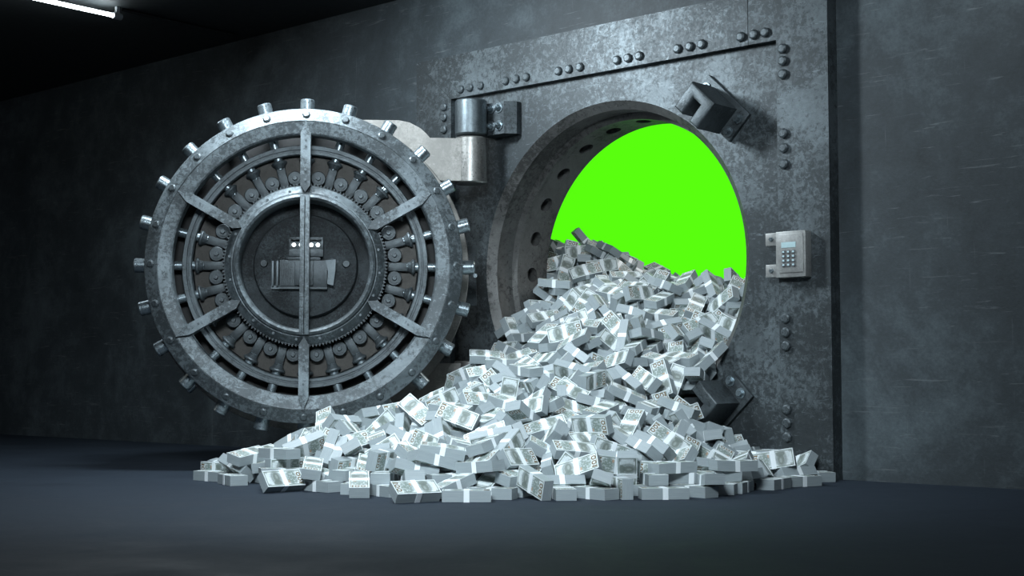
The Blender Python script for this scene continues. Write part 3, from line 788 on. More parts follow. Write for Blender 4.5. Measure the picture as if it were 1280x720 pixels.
SINGLES = [
(7720,-23932,471,172,560,-775,-238,0,0),(-920,-24346,523,659,324,300,609,0,1),(10771,-19389,740,680,707,-3,-193,0,2),(2604,-15862,3451,237,75,-835,-491,1,3),(10910,-16460,1196,844,464,-35,267,1,4),(8114,-11866,3084,612,790,10,27,0,5),
(8579,-18042,1639,611,316,348,636,0,6),(14968,-15382,260,0,399,-917,0,0,7),(14310,-4758,1232,201,-59,647,-733,0,8),(5576,-20700,1559,59,586,-795,147,0,9),(9226,-22208,260,932,0,0,362,0,10),(-3232,-21003,1951,802,-285,-350,391,1,11),
(9632,-15161,1956,463,-172,192,-848,2,12),(13922,-13163,1260,0,570,-821,0,1,13),(-913,-15294,3633,883,384,252,-99,1,14),(11466,-10053,2311,89,-346,297,-885,0,15),(15302,-10123,1260,503,0,0,-864,1,16),(12574,-17315,260,0,998,-66,0,0,17),
(6371,-3204,5311,405,358,-484,688,1,18),(12643,-15015,1040,377,-427,202,797,2,19),(5480,-19912,2001,105,377,-920,-36,1,20),(3758,-23612,555,51,-925,351,135,0,21),(8014,-20029,1371,49,-37,998,9,2,22),(5293,-13835,3511,725,-92,-232,-642,1,23),
(-6603,-21887,1394,734,-48,137,-664,0,24),(5077,-21380,1146,29,507,-837,204,0,25),(-1240,-2534,8141,681,-690,-238,64,2,26),(2804,-21290,1527,646,521,-347,-437,1,27),(6325,-13400,2904,411,-6,311,-857,2,28),(8604,-9279,2947,581,289,-196,735,2,29),
(6839,-18343,2253,161,-764,625,6,2,30),(-7552,7312,12620,482,-750,-442,98,3,31),(6977,1169,8039,877,-419,185,147,0,32),(7701,-21544,570,683,122,70,-717,0,33),(-3201,-22643,1680,0,-2,-1000,0,0,34),(4078,-6808,5255,376,517,530,557,3,35),
(11333,-11878,1966,154,-168,-929,292,2,36),(12003,-14857,1461,294,106,-521,-794,0,37),(-66,3280,10664,374,526,-607,-464,0,38),(5803,-5821,4510,38,-914,-329,233,0,39),(11601,-11365,2151,205,7,-944,258,3,40),(-601,-22710,1056,26,923,-361,-131,0,41),
(3433,-3460,6381,139,70,855,496,1,42),(2436,-6403,5754,438,878,189,-47,0,43),(173,-22752,260,0,-32,-999,0,0,44),(15723,-7130,260,655,0,0,755,0,45),(7518,-17520,2069,373,657,-321,-572,0,46),(9148,-20462,260,0,-978,-210,0,0,47),
(8489,-4802,3849,177,100,-977,63,1,48),(333,-3747,7507,171,-157,928,292,3,49),(3805,-8426,4629,128,-252,305,-909,1,50),(5497,4301,9975,500,-812,-83,-290,3,51),(15287,-13441,260,61,0,0,998,0,52),(5739,-3946,5273,285,11,-475,832,3,53),
(13273,-16218,470,666,-666,237,-237,0,54),(90,-7686,5856,134,58,-57,988,0,55),(1280,3576,10203,50,-719,673,165,2,56),(15840,-12903,760,923,0,0,-385,3,57),(-4633,-5752,6624,197,-900,-372,109,3,58),(3212,-463,7929,98,707,699,28,1,59),
(10549,-17273,494,386,141,-313,-856,0,60),(-1860,-20613,1772,602,-527,599,23,0,61),(7952,-887,6543,78,-808,-474,-341,2,62),(15807,-4856,260,0,-822,-570,0,0,63),(4912,-13039,3836,60,-91,844,525,0,64),(5066,-4746,5214,369,892,49,-257,0,65),
(2130,-11525,4415,246,-572,333,708,2,66),(-6373,-23085,260,0,172,985,0,0,67),(7713,-1933,5517,73,814,-567,100,0,68),(13553,-14169,760,359,0,0,933,2,69),(2459,-1633,7700,58,652,278,703,0,70),(3512,6118,11081,863,-163,462,-126,0,71),
(11564,-18370,260,0,-933,359,0,0,72),(15078,-3990,466,234,788,546,162,0,73),(7893,-14897,2416,35,328,353,-875,2,74),(186,-21068,1106,462,-576,545,-397,0,75),(12425,-16677,713,424,-72,219,876,1,76),(489,-11944,4142,281,544,-728,-308,0,77),
(6882,-9561,3670,12,-736,661,146,2,78),(-7269,-22157,762,331,934,27,-135,0,79),(9188,-18698,875,697,-73,91,-707,2,80),(-4762,-17107,2943,609,-330,-259,673,3,81),(-2829,-2652,7940,242,-669,-679,-181,1,82),(-3143,-22308,970,508,-508,-492,492,3,83),
(5390,-16353,2402,827,-413,-263,276,0,84),(2458,-17905,2201,131,31,-569,811,0,85),(-649,-13771,4114,302,589,-497,-561,1,86),(-9337,7189,12758,701,27,652,-287,0,87),(3361,4481,9781,791,-9,350,-501,0,88),(8296,-15598,1840,350,-289,28,-891,0,89),
(9962,-12790,1866,630,555,479,257,1,90),(6034,-1154,6505,162,-986,35,35,0,91),(-5578,640,9164,785,316,109,522,0,92),(6671,-2577,5084,569,255,585,-519,2,93),(2619,-16915,2362,836,-252,483,-71,0,94),(-3080,-15876,2736,405,142,642,-636,3,95),
(14277,-12290,760,0,-925,-380,0,2,96),(12511,-10697,1450,912,367,-164,-83,0,97),(-175,-20485,1891,187,-883,367,-226,1,98),(3480,-21793,768,3,-443,-897,-2,1,99),(8870,-13125,2269,264,-738,-590,195,1,100),(-9943,9460,14245,590,614,334,402,1,101),
(1359,-699,8356,221,286,-560,746,1,102),(1679,-1622,7281,823,298,451,177,1,103),(978,1429,9419,80,991,21,-106,3,104),(7349,-5808,3787,592,124,139,784,1,105),(-818,-1462,8555,231,-950,-180,108,0,106),(-9221,-22180,260,0,1000,27,0,0,107),
(5266,2146,8532,93,548,-694,-457,0,108),(1492,-4540,6647,43,227,254,939,0,109),(3065,1552,8390,312,864,292,264,3,110),(-1304,-4344,6466,151,-72,-347,923,1,111),(-3622,-17547,2633,152,-523,-759,356,1,112),(5334,-2025,6345,31,99,-154,983,0,113),
(1050,6776,11554,745,248,107,-610,0,114),(-7419,3910,11654,258,-47,39,-964,1,115),(8088,-19211,797,237,-603,-756,-95,0,116),(9299,-16611,1165,281,343,491,750,1,117),(13527,-877,811,91,-205,-389,894,1,118),(2985,-12404,4018,142,-168,37,-975,0,119),
(-7235,8785,13054,326,-165,564,-741,1,120),(1932,2665,9237,189,-973,-114,72,1,121),(9700,-5849,2749,787,-287,389,383,1,122),(858,5135,11165,200,155,143,957,0,123),(-5051,2667,10018,300,334,582,-678,2,124),(-3542,2137,10051,701,21,472,-534,2,125),
(3300,-1803,7150,585,64,-137,797,0,126),(5016,-9552,3737,849,244,264,388,0,127),(5363,1102,7575,267,347,889,133,1,128),(-2028,1841,10041,262,-549,-708,359,3,129),(930,-21376,817,675,20,-18,738,0,130),(5681,-8391,4139,927,-58,119,351,1,131),
(-4212,-6432,5681,88,452,-837,-295,1,132),(-2215,3478,10744,959,261,111,-11,0,133),(2047,6044,10730,266,139,164,-940,0,134),(5185,-21653,625,299,-172,50,937,0,135),(-1411,-15924,2451,327,766,-58,-551,0,136),(13462,-8342,1411,488,238,150,826,1,137),
(4468,-22544,260,0,-992,126,0,0,138),(575,-17461,2328,189,921,295,-170,0,139),(8762,-10949,2774,267,112,-954,77,2,140),(-8055,254,8605,238,-636,733,-43,0,141),(828,-8125,4922,202,130,509,826,1,142),(4555,896,7956,692,-363,202,-591,2,143),
(-5089,-14354,3504,777,-95,-157,602,0,144),(7098,-19080,1463,961,254,-97,44,0,145),(14723,-10571,760,0,-930,-368,0,2,146),(-852,2730,10341,666,-288,-491,482,0,147),(-3702,-3872,6631,874,274,-54,398,0,148),(4308,-5152,4891,514,-100,605,600,0,149),
(6449,-1725,4848,983,-122,-24,132,1,150),(-7759,10218,14376,177,-173,-946,210,0,151),(15208,-11737,260,0,190,-982,0,0,152),(4504,-17719,2140,264,98,90,955,0,153),(-4949,8456,12177,102,417,-869,-245,2,154),(15496,-9953,260,0,807,-590,0,0,155),
(3657,-19813,1687,234,673,-690,-123,2,156),(3475,-474,7046,793,137,65,-590,0,157),(-2676,-18324,1997,667,337,171,642,0,158),(6264,-11066,3144,239,66,-956,-157,1,159),(-7843,1338,9564,5,-840,-487,-240,2,160),(-1256,-20442,1515,558,658,-110,-494,1,161),
(1881,-21495,1117,908,-72,198,-362,0,162),(11705,-6383,2472,469,-65,-32,880,0,163),(14570,-8294,547,59,-132,-14,989,0,164),(-9788,-21499,470,19,19,-707,-707,0,165),(-8287,4242,10774,377,-347,5,-859,2,166),(-822,-18209,2302,921,178,-29,-346,2,167),
(6707,-20575,761,852,0,0,523,0,168),(11165,-8962,2250,33,-664,-558,-496,0,169),(7174,2978,8393,680,698,157,-159,2,170),(12197,-7394,1362,76,318,-698,637,1,171),(3126,-13925,3273,133,-694,-705,-59,2,172),(-11029,11587,15252,370,416,-811,181,0,173),
(959,-14687,3795,86,239,-964,-81,0,174),(8871,-4905,3142,888,-48,169,425,0,175),(-4562,571,8831,123,314,-321,-885,2,176),(511,-2819,7469,196,-961,196,-25,0,177),(-3160,-5936,6265,916,40,3,399,0,178),(5161,-12196,3835,144,-95,975,137,0,179),
(1828,-13515,3282,930,136,-335,-67,0,180),(-5912,-549,7992,7,85,994,70,0,181),(-10051,7195,13321,511,-239,551,-615,3,182),(3720,-2776,6127,127,-90,9,988,0,183),(5153,-156,6564,318,-476,-762,-304,0,184),(-3556,4787,11314,964,37,264,-18,3,185),
(2348,5297,9853,174,-397,841,-324,2,186),(-6744,-16594,2883,417,152,-304,843,3,187),(-8422,10041,14090,231,561,-795,-11,0,188),(4407,-7064,4224,79,-7,969,-233,3,189),(14753,-1045,260,0,955,-298,0,0,190),(4724,-13870,2915,788,-68,314,526,0,191),
(4686,-16000,2522,357,54,333,-871,2,192),(6215,363,6704,64,-593,-633,-494,2,193),(14730,-6423,768,204,-538,-707,410,1,194),(7120,761,7193,21,-643,-738,205,1,195),(2331,204,8052,740,-19,638,213,0,196),(-6408,-7065,4526,649,437,-469,410,0,197),
(-5138,-3052,7034,82,180,138,970,0,198),(437,-19073,1674,41,-461,722,514,0,199),(-1827,-8018,4875,468,-7,-795,-386,1,200),(14145,-9926,1017,85,-428,837,-330,0,201),(9895,-2772,2293,223,195,574,763,2,202),(10494,-15878,1011,723,596,344,-63,0,203),
(-8572,-17220,1905,209,-108,958,-166,3,204),(14162,-7551,1312,38,515,830,210,1,205),(7967,-7425,3408,196,382,-899,82,3,206),(-5979,2972,10223,784,-91,-448,421,2,207),(-6063,-6195,5590,736,-645,-200,-50,2,208),(2703,-9661,4678,853,387,-325,-128,1,209),
(-1269,-3253,7287,15,-783,-620,-50,0,210),(6665,4697,9490,854,-322,-152,379,2,211),(-1969,1252,9302,251,862,-198,-394,0,212),(2654,9999,11661,571,481,-586,-313,0,213),(2641,-5485,5838,203,-972,-76,-84,1,214),(3164,-10703,4073,209,-109,910,341,1,215),
(7123,53,6041,12,-500,-689,-525,0,216),(3853,1059,7436,283,311,-177,890,3,217),(11858,-9039,1578,449,-458,-766,38,1,218),(-7553,12100,13405,88,459,-775,425,0,219),(-7078,4663,11151,52,-827,-559,32,0,220),(-633,-11540,4344,319,583,-498,-557,2,221),
(5082,6177,10776,438,-504,-744,-18,1,222),(-2359,8429,11569,411,-606,-663,-154,2,223),(1788,-15599,2695,943,122,131,281,0,224),(-1885,-6823,5564,907,-278,188,253,0,225),(-1036,-6105,6031,905,319,54,-278,1,226),(-805,-8971,4909,321,-322,-105,884,2,227),
(-5899,13434,12927,211,129,-225,943,0,228),(5957,-14912,2562,402,114,525,741,2,229),(-6965,10131,13049,272,-863,-167,391,3,230),(-5497,-9406,4068,105,131,555,-815,2,231),(-1392,4419,11075,33,-67,278,-958,2,232),(-7082,-1411,7163,27,-35,-468,883,0,233),
(-3450,-14179,3575,297,599,-630,-395,1,234),(-6335,-21035,883,83,-899,429,13,2,235),(7636,-10292,2686,241,577,-322,-710,0,236),(7153,-4247,3579,546,-162,-767,-293,0,237),(-6876,965,8647,129,-675,724,-65,0,238),(3943,-9137,3919,562,-13,687,460,1,239),
(12974,-6359,1472,837,-64,269,472,0,240),(9619,-3659,2606,933,-174,12,-315,1,241),(-2293,-23214,760,0,499,-867,0,2,242),(1280,-19658,1376,74,838,-434,321,0,243),(2275,-22445,260,873,0,0,-488,0,244),(2339,-6740,5013,41,-244,-324,913,0,245),
(9476,-7182,2519,111,815,348,-450,0,246),(-529,-21725,545,56,-131,13,-990,0,247),(1311,-10037,4537,423,880,-73,-201,3,248),(2204,-17058,2116,492,-40,-838,234,2,249),(12716,-12566,1004,197,-219,672,-679,0,250),(-6139,11217,12603,632,523,37,-571,1,251),
(-2629,-16531,2398,222,244,42,-943,0,252),(636,-10330,4399,226,-138,-860,436,0,253),(-7091,1486,9329,217,628,693,279,0,254),(2164,7788,11524,211,669,691,176,1,255),(-496,899,9018,105,297,387,866,1,256),(13327,-13935,260,0,754,-657,0,0,257),
(9124,-18339,289,587,12,-6,810,0,258),(2135,-3088,6060,342,-429,409,-729,0,259),(-7001,3404,10083,104,716,-686,-75,0,260),(-1582,-9698,4613,59,-153,-934,-317,1,261),(8115,-3933,3308,556,-621,-502,231,2,262),(-5629,-15451,2756,114,7,990,-86,0,263),
(555,-6507,5503,5,-440,892,107,0,264),(10003,-6349,2288,50,484,729,-481,0,265),(1324,-15296,3327,60,45,-234,-969,0,266),(-2839,6825,11302,155,405,-809,397,1,267),(-3224,662,8882,11,-341,746,572,2,268),(-3138,-304,8602,848,-417,-292,149,0,269),
(-7413,7900,12037,712,560,165,391,2,270),(5628,-6347,3597,169,-912,237,288,1,271),(11182,-3456,1138,4,-935,240,-261,0,272),(-994,-7790,5219,755,-425,15,-499,0,273),(2241,-2269,6486,904,-240,15,354,1,274),(-12620,8700,14533,355,932,46,53,2,275),
(1596,1467,8762,910,-34,129,394,0,276),(593,-4821,6389,360,-838,370,-177,1,277),(2483,4807,9255,182,415,-819,-353,1,278),(10692,-3315,1423,913,-140,-219,315,0,279),(-5639,5456,11237,236,-798,-553,-41,1,280),(-5067,-6557,5120,25,821,539,186,1,281),
(3695,-15249,2513,123,905,267,308,0,282),(11399,-6525,1840,37,-323,943,65,0,283),(2295,-19103,1496,908,300,192,-222,0,284),(7153,-3535,3356,529,635,-62,559,2,285),(9408,-1691,1697,328,-871,-366,3,3,286),(4740,3764,8668,115,-322,528,-777,0,287),
(-14073,15077,14028,740,-343,168,-554,2,288),(2999,-8313,4541,34,669,-605,-431,2,289),(-4131,-7639,4957,300,241,101,-917,0,290),(-527,6726,11321,43,-170,-93,-980,1,291),(7583,-14105,2112,620,481,36,-619,0,292),(2866,6724,10503,109,-283,911,281,2,293),
(168,2424,9202,362,-784,476,167,1,294),(-3883,-19135,1704,517,595,-173,591,2,295),(-477,-5526,5562,939,-290,-168,73,2,296),(-4046,-20008,1756,735,477,133,-463,1,297),(11490,-11790,1204,118,867,406,-263,2,298),(-4418,11251,12159,426,-858,229,174,1,299)]
REST = [
(-18657,6031,7550,758,420,-315,387,0),(-26425,6389,260,993,0,0,-119,0),(-20119,11537,11856,536,-11,177,-825,2),(-17824,14883,12277,214,167,-320,-908,0),(-18679,17797,11018,858,-208,-133,-451,0),(-17572,18899,10555,846,-406,6,346,2),
(-17267,21105,10036,592,123,152,782,0),(-15327,-5207,260,394,0,0,-919,0),(-14894,-1430,260,0,-995,-101,0,0),(-15372,5644,9207,190,232,604,-738,2),(-15265,9672,14733,229,163,960,2,0),(-15269,12926,14168,26,177,-293,-939,0),
(-15105,14778,13368,547,-4,-664,-511,1),(-15101,16695,12479,471,-198,-12,860,0),(-15277,19077,10931,15,156,-243,-957,0),(-14560,21375,9999,946,-320,-42,-27,0),(-12796,-18057,260,0,-442,897,0,2),(-13364,-5570,657,256,-192,52,946,1),
(-13242,-2721,485,82,452,886,-62,1),(-14759,-1221,760,0,-511,860,0,0),(-12852,6658,11486,705,-677,212,3,0),(-12379,12945,14642,101,73,-910,396,0),(-12294,15175,13177,30,597,765,-241,0),(-12853,17370,12073,44,-31,870,490,0),
(-13070,19563,10964,39,974,-217,-53,0),(-12881,20929,10221,673,433,-445,-402,1),(-10816,-20557,518,595,786,-133,-100,0),(-10562,-18268,280,1,40,999,22,0),(-11275,-15739,276,7,136,991,-1,0),(-13563,-5420,1095,980,-97,-174,-15,0),
(-12238,-3643,1499,580,-608,-239,487,0),(-12276,-991,1254,465,-691,-548,-75,2),(-10013,6515,11588,2,-20,-986,167,2),(-9825,12621,14221,699,241,565,365,1),(-11037,18481,11790,251,928,272,-49,1),(-10628,16579,12204,160,347,915,-127,2),
(-10788,17967,11483,292,953,-64,44,1),(-10362,21463,9739,377,918,105,-72,2),(-8523,-20733,262,1,328,945,2,0),(-8707,-18090,526,130,-777,615,-8,2),(-9160,-15931,745,761,245,-181,-574,0),(-9786,-13196,873,615,-368,401,-570,2),
(-11518,-7223,1313,7,266,304,-915,0),(-12020,-3359,2127,115,983,-49,-133,2),(-12476,-2760,1352,245,-459,690,-503,2),(-7740,-245,7432,669,140,-448,576,0),(-8123,3475,8942,282,-692,663,-48,2),(-7540,5106,9777,88,45,180,-979,0),
(-7849,6085,10965,183,202,-116,-955,0),(-8262,14599,12548,211,707,638,-222,0),(-8524,17289,11148,953,-271,108,76,2),(-7989,18911,10473,148,24,-8,989,2),(-8138,21307,9432,490,-78,271,825,2),(-6641,-20412,454,53,-821,-564,-77,0),
(-6276,-18062,1240,519,261,-215,-785,0),(-6695,-15922,1818,456,258,364,770,1),(-6213,-14187,1874,141,651,745,10,0),(-6603,-11935,2172,114,17,945,306,0),(-6545,-7894,3009,805,380,-178,-420,1),(-7109,-5767,3596,489,374,-62,-786,0),
(-9156,-4770,3301,450,-56,721,-524,1),(-7173,-3253,5071,86,461,806,362,2),(-6177,1198,8859,431,535,284,669,1),(-6252,5127,10442,844,-60,131,-516,0),(-5471,7688,10939,162,181,-947,-212,1),(-5654,9133,11594,46,-820,505,264,0),
(-5891,11953,12246,876,-58,334,-343,1),(-5136,14826,11500,432,-481,279,-710,2),(-5962,16581,10775,722,-368,158,-565,2),(-5935,19383,9833,229,922,-289,122,0),(-6027,20560,9127,165,-170,-932,274,0),(-3222,-22528,260,580,0,0,814,1),
(-3745,-20367,444,965,153,-4,-215,0),(-3955,-18570,1345,375,-76,682,-623,1),(-5059,-17181,1771,774,174,125,596,2),(-4491,-14010,2664,206,-338,917,49,0),(-4330,-11852,2884,863,481,-82,-132,2),(-4331,-10005,3064,83,138,214,-964,2),
(-4642,-8089,3767,124,-944,-55,-301,0),(-5383,-5886,4551,14,-278,926,253,2),(-5082,-4763,5226,30,301,-943,-141,0),(-4163,-1514,7090,327,258,-7,-909,2),(-4104,3016,9709,522,269,125,800,0),(-3611,4514,10434,682,-250,-276,630,2),
(-3861,7064,10523,922,64,33,380,0),(-3944,9836,11084,148,865,-411,-245,2),(-3586,11680,11302,48,138,-67,987,0),(-3620,14348,10939,49,394,-617,679,0),(-3898,16489,10182,57,-554,-773,305,0),(-4226,19039,9195,839,-256,244,412,0),
(-3722,21064,8368,160,-463,-559,670,1),(-1779,-22807,260,660,0,0,751,0),(-1894,-20403,467,71,-694,-714,-70,0),(-1934,-18979,1320,93,-754,-645,-82,1),(-2119,-16501,1920,269,-833,476,-81,0),(-2200,-13988,2535,715,126,-7,688,0),
(-2503,-11615,3134,242,-831,490,-105,0),(-2003,-9712,3577,186,-693,695,-41,1),(-2405,-7515,4412,433,-580,684,89,0),(-1995,-5369,5409,778,-133,-446,421,0),(-1529,-3660,6280,141,-14,924,356,1),(-1174,-1276,7536,150,18,-331,932,0),
(-1422,-25,8432,69,-192,928,311,2),(-2245,3206,9396,276,-775,-564,-67,0),(-1888,5506,10375,207,49,-20,-977,0),(-1591,7434,10304,176,-684,-700,108,0),(-2044,10397,11079,753,258,158,-585,0),(-1381,12010,10599,746,187,394,504,1),
(-1916,14258,10459,729,664,97,135,1),(-1485,16705,9548,221,178,340,897,0),(-2037,18785,8653,308,802,510,38,1),(-1869,20849,7982,2,65,243,968,2),(157,-20582,324,0,0,-74,997,1),(-464,-19255,1037,137,346,-816,-442,0),
(-46,-16311,2206,396,380,-343,-762,0),(-286,-13991,2664,262,-933,-240,-50,1),(-58,-12126,3251,308,333,554,698,1),(578,-9221,3908,183,225,0,-957,2),(223,-7679,4160,126,-14,-148,981,2),(539,-6430,5008,503,87,-63,858,2),
(412,-3501,6115,212,-914,345,-33,0),(1047,-1203,7211,723,307,100,611,0),(919,603,8253,571,-448,337,-600,2),(379,3326,9119,276,508,200,791,2),(407,5529,9717,56,-302,-808,-502,0),(-51,7632,10223,385,-20,390,-836,1),
(-193,9767,10460,39,-88,-72,-993,0),(281,12026,10448,184,659,-719,-120,1),(592,15166,10113,145,631,-418,-638,0),(291,16644,9363,143,609,696,-353,2),(696,19845,8402,234,-480,820,-204,0),(-306,20815,7789,721,-69,96,683,2),
(2051,-20115,530,453,34,-130,881,1),(2384,-18400,1327,30,131,-280,951,0),(1630,-15877,2163,64,-975,127,169,1),(2756,-13996,2418,3,-1,-285,-959,1),(2574,-11499,2954,21,106,14,994,2),(2051,-9828,3327,959,-41,-277,32,1),
(2570,-7991,4075,716,-106,-475,501,1),(2558,-5446,4736,122,-260,940,183,0),(3288,-3930,5154,898,-312,308,20,1),(3451,-2334,5552,814,-68,-61,573,0),(3087,-255,6565,797,137,64,-584,2),(2489,3167,8328,208,-906,178,321,1),
(2509,8027,10199,21,562,-820,-106,0),(2601,10182,10578,92,-20,-38,995,1),(2294,11818,10442,659,80,339,666,0),(2146,15039,10195,209,-536,805,-141,0),(2275,16385,9525,29,-177,-852,492,0),(2741,18842,8443,811,-249,-83,-522,1),
(3212,21714,7447,150,316,-924,-159,2),(4167,-20370,370,926,20,-48,374,0),(5094,-18650,961,417,-447,-728,311,0),(4944,-16111,1738,178,-301,-892,-287,0),(4621,-14150,2038,146,658,-736,-59,1),(4450,-11685,2610,21,-573,810,122,2),
(4584,-9506,2865,51,393,-897,-196,1),(4112,-7225,3601,887,-321,-24,331,0),(4992,-5873,3589,297,-291,-897,-151,2),(5178,-3388,4090,796,26,239,-556,2),(5407,-1748,4013,117,-940,163,275,1),(4918,835,5984,13,-632,671,388,0),
(4688,2784,7325,530,117,-546,638,0),(4786,4832,9046,809,436,-72,387,0),(4227,7112,10342,32,715,545,436,0),(4311,10162,11039,961,208,171,56,2),(4442,12892,10645,441,-112,183,-871,1),(4041,14522,10051,380,914,32,-140,0),
(4618,16597,9471,896,-262,62,-353,1),(4730,18342,8725,754,-610,-87,226,1),(4674,21037,7807,40,32,-961,273,2),(6568,-22397,260,534,0,0,845,0),(6397,-20449,261,993,0,0,122,0),(7316,-18330,630,844,-499,-65,185,0),
(6970,-16480,1282,260,-931,-247,-69,2),(6701,-13604,1690,371,-569,677,-283,1),(6752,-11771,2330,972,-123,197,-41,0),(7303,-9362,2314,154,-139,108,-972,1),(8382,-6732,2389,937,78,-197,277,1),(7299,-5401,2626,187,-234,-941,155,2),
(8400,-3527,1987,24,-631,-775,-9,2),(6367,2975,7212,144,243,-571,771,0),(6432,5796,9445,8,662,-629,-407,1),(6539,7829,10637,880,-286,-190,328,2),(6930,9575,11013,56,379,-832,-402,0),(6657,12093,10742,853,115,62,505,0),
(6951,13912,10486,107,669,498,-541,1),(5972,16331,9716,285,241,-928,3,0),(6993,18722,8879,924,-328,-86,-178,0),(6501,21043,7681,217,761,608,-65,0),(8990,-16069,523,53,-950,287,109,0),(8283,-13901,1100,750,-12,122,-650,0),
(8861,-11779,1674,751,513,306,282,2),(9821,-9890,1600,359,-884,-180,239,2),(9058,-7488,1815,292,-612,-629,379,0),(9207,-4961,1750,263,-254,-117,-924,0),(9977,-2615,1461,189,-344,920,10,2),(9452,-1156,806,699,-59,-21,713,0),
(8311,5597,9550,809,46,-208,548,0),(8452,6161,10332,707,11,-213,674,0),(9094,10819,10997,80,-929,-349,91,0),(9516,12567,10606,880,-209,296,307,1),(8031,14849,10343,127,659,-622,-402,1),(8761,16833,9113,916,-370,-37,-152,1),
(8554,18522,8540,91,650,751,65,0),(9239,20923,7598,144,382,-910,66,2),(11089,-13767,473,994,12,98,-35,2),(11253,-11950,563,1,-981,143,133,2),(11402,-9694,794,233,492,-794,-271,1),(11508,-7349,941,257,367,-890,-84,1),
(11353,-5291,787,834,-193,177,-485,2),(11426,-3072,420,53,721,-689,55,1),(11039,-772,300,19,-125,-992,-2,2),(12237,6519,8648,43,263,-866,-424,0),(11611,9711,10319,340,-133,102,-925,0),(12322,11444,9796,22,-406,-851,-331,0),
(10882,14532,9487,183,963,-154,-122,0),(11076,16383,9056,145,134,66,978,0),(11041,18698,8181,176,745,628,-138,2),(10878,21180,7112,911,-29,135,389,0),(13296,-11494,260,711,0,0,703,2),(13168,-9270,328,35,-440,-895,65,0),
(13516,-7399,503,727,-622,-189,222,0),(13256,-4867,304,295,15,48,954,0),(13069,-2777,260,0,-74,997,0,0),(13094,-1826,260,0,-65,998,0,2),(16155,7986,6531,146,354,-893,237,0),(14065,8971,8413,222,-904,134,338,1),
(13345,12478,9143,623,-348,88,-695,0),(13319,14553,8735,921,38,134,-364,0),(13271,16567,8214,214,-221,44,-951,2),(13487,18934,7571,439,-91,59,892,0),(13416,20683,6889,807,-356,92,-462,0),(17343,8174,5518,504,-748,-430,36,0),
(19153,8445,5257,80,982,79,153,1),(15796,11776,7993,339,-90,309,-884,0),(15910,14192,7701,124,-546,-801,210,0),(15070,16989,7542,174,-850,-287,407,2),(15920,18694,6963,156,-548,-819,66,0),(15292,20755,6862,17,298,-951,83,1),
(19082,6531,3266,379,-179,365,-831,1),(19441,8465,4644,276,896,290,193,1),(18265,12160,6310,266,-58,-909,316,1),(18056,14563,6679,152,217,231,936,0),(17696,16481,6619,743,-10,43,-668,0),(17662,18375,6770,183,731,-640,150,0),
(17596,21018,5706,121,775,-603,-142,0),(-17633,5808,8763,817,488,-244,186,1),(-22632,5956,4656,43,-344,290,892,0),(-16989,10927,13865,27,941,-234,245,0),(-16743,13723,13347,764,-8,231,603,0),(-16080,15734,12511,243,352,897,-109,2),
(-17280,18663,11423,284,231,218,905,0),(-16606,20513,10432,33,-938,-304,166,2),(-17383,25719,260,505,0,0,-863,1),(-14447,-3800,594,12,735,660,-156,0),(-15860,-3003,1028,412,391,-797,202,0),(-14063,6369,11572,287,428,646,563,2),
(-13279,7046,12396,151,-82,-985,-30,0),(-15488,11559,14801,76,536,-834,-105,0),(-13838,16342,12631,563,681,-440,-161,0),(-14086,18863,11845,758,57,173,627,2),(-14142,20255,10519,992,-57,59,94,2),(-15187,25498,260,0,636,772,0,2),
(-12177,-16535,260,991,0,0,-135,0),(-13571,-1193,846,245,425,-866,-100,2),(-11835,5560,10371,625,-625,331,331,0),(-10982,6975,12248,981,95,-134,99,2),(-11135,14784,13534,124,-282,-912,272,1),(-12605,16824,12472,781,588,34,-207,0),
(-12145,19106,11475,501,25,72,-862,2),(-11231,19764,10786,581,773,-163,-199,2),(-11071,25948,260,0,-251,-968,0,2),(-9759,-19510,772,367,513,-466,-620,2),(-10600,-17225,582,989,44,139,36,0),(-10638,-14356,608,69,709,-700,48,2),
(-14220,-2608,1314,60,436,755,486,0),(-9600,5939,10285,667,532,234,-466,1),(-9084,11482,14203,288,579,-734,-207,1),(-8986,13658,13558,853,110,-170,-480,1),(-8703,16144,12455,359,-261,27,896,2),(-9378,18863,11435,236,392,372,808,1),
(-9277,20046,10364,815,119,411,390,2),(-9042,22846,9151,14,-973,-37,228,0),(-7883,-19294,868,238,-826,-484,-162,0),(-7622,-17131,1102,239,-791,550,-122,0),(-8399,-15714,1423,754,72,-287,-587,1),(-7741,-12923,1667,738,533,-333,245,1),
(-8763,-5788,3343,139,-717,546,409,0),(-11448,-5076,1774,763,253,109,585,2),(-9730,-2223,3515,370,-710,549,-239,0),(-7815,3629,9728,81,-945,48,314,0),(-7076,4717,10556,85,849,-513,-96,0),(-6079,14649,12092,283,542,785,-99,0),
(-6949,15744,11716,660,-366,73,653,0),(-6562,18651,10793,219,-234,-947,5,2),(-5715,21888,9269,152,6,-985,85,0),(-6750,22293,8757,192,-181,-874,408,0),(-5257,-21557,270,984,1,5,-176,0),(-5623,-19652,1368,110,-461,-688,-549,0),
(-5072,-17921,2229,214,-318,-924,8,0),(-5356,-15656,2224,46,108,-221,-968,2),(-6399,-13669,2264,54,-531,835,-134,2),(-7725,-10222,2042,258,-918,-186,-235,0),(-6065,-5088,4757,31,274,-952,-131,0),(-7772,-5795,3686,364,-582,719,-107,0),
(-6812,-2126,6542,37,257,960,-106,2),(-5803,3684,9810,938,170,-297,-55,2),(-5130,5596,10605,183,-886,398,153,1),(-4760,8082,11362,370,251,-87,890,2),(-5294,13043,11837,108,213,199,951,0),(-4402,15785,10916,587,-552,357,-472,0),
(-5195,17541,10456,332,-349,-35,-875,0),(-4279,20366,9070,60,-401,-836,370,2),(-5408,23442,8234,220,198,-948,-117,0),(-3043,-19641,1100,476,-692,387,-380,2),(-3909,-17132,1900,166,923,33,-345,2),(-3278,-15023,2736,139,165,58,-975,0),
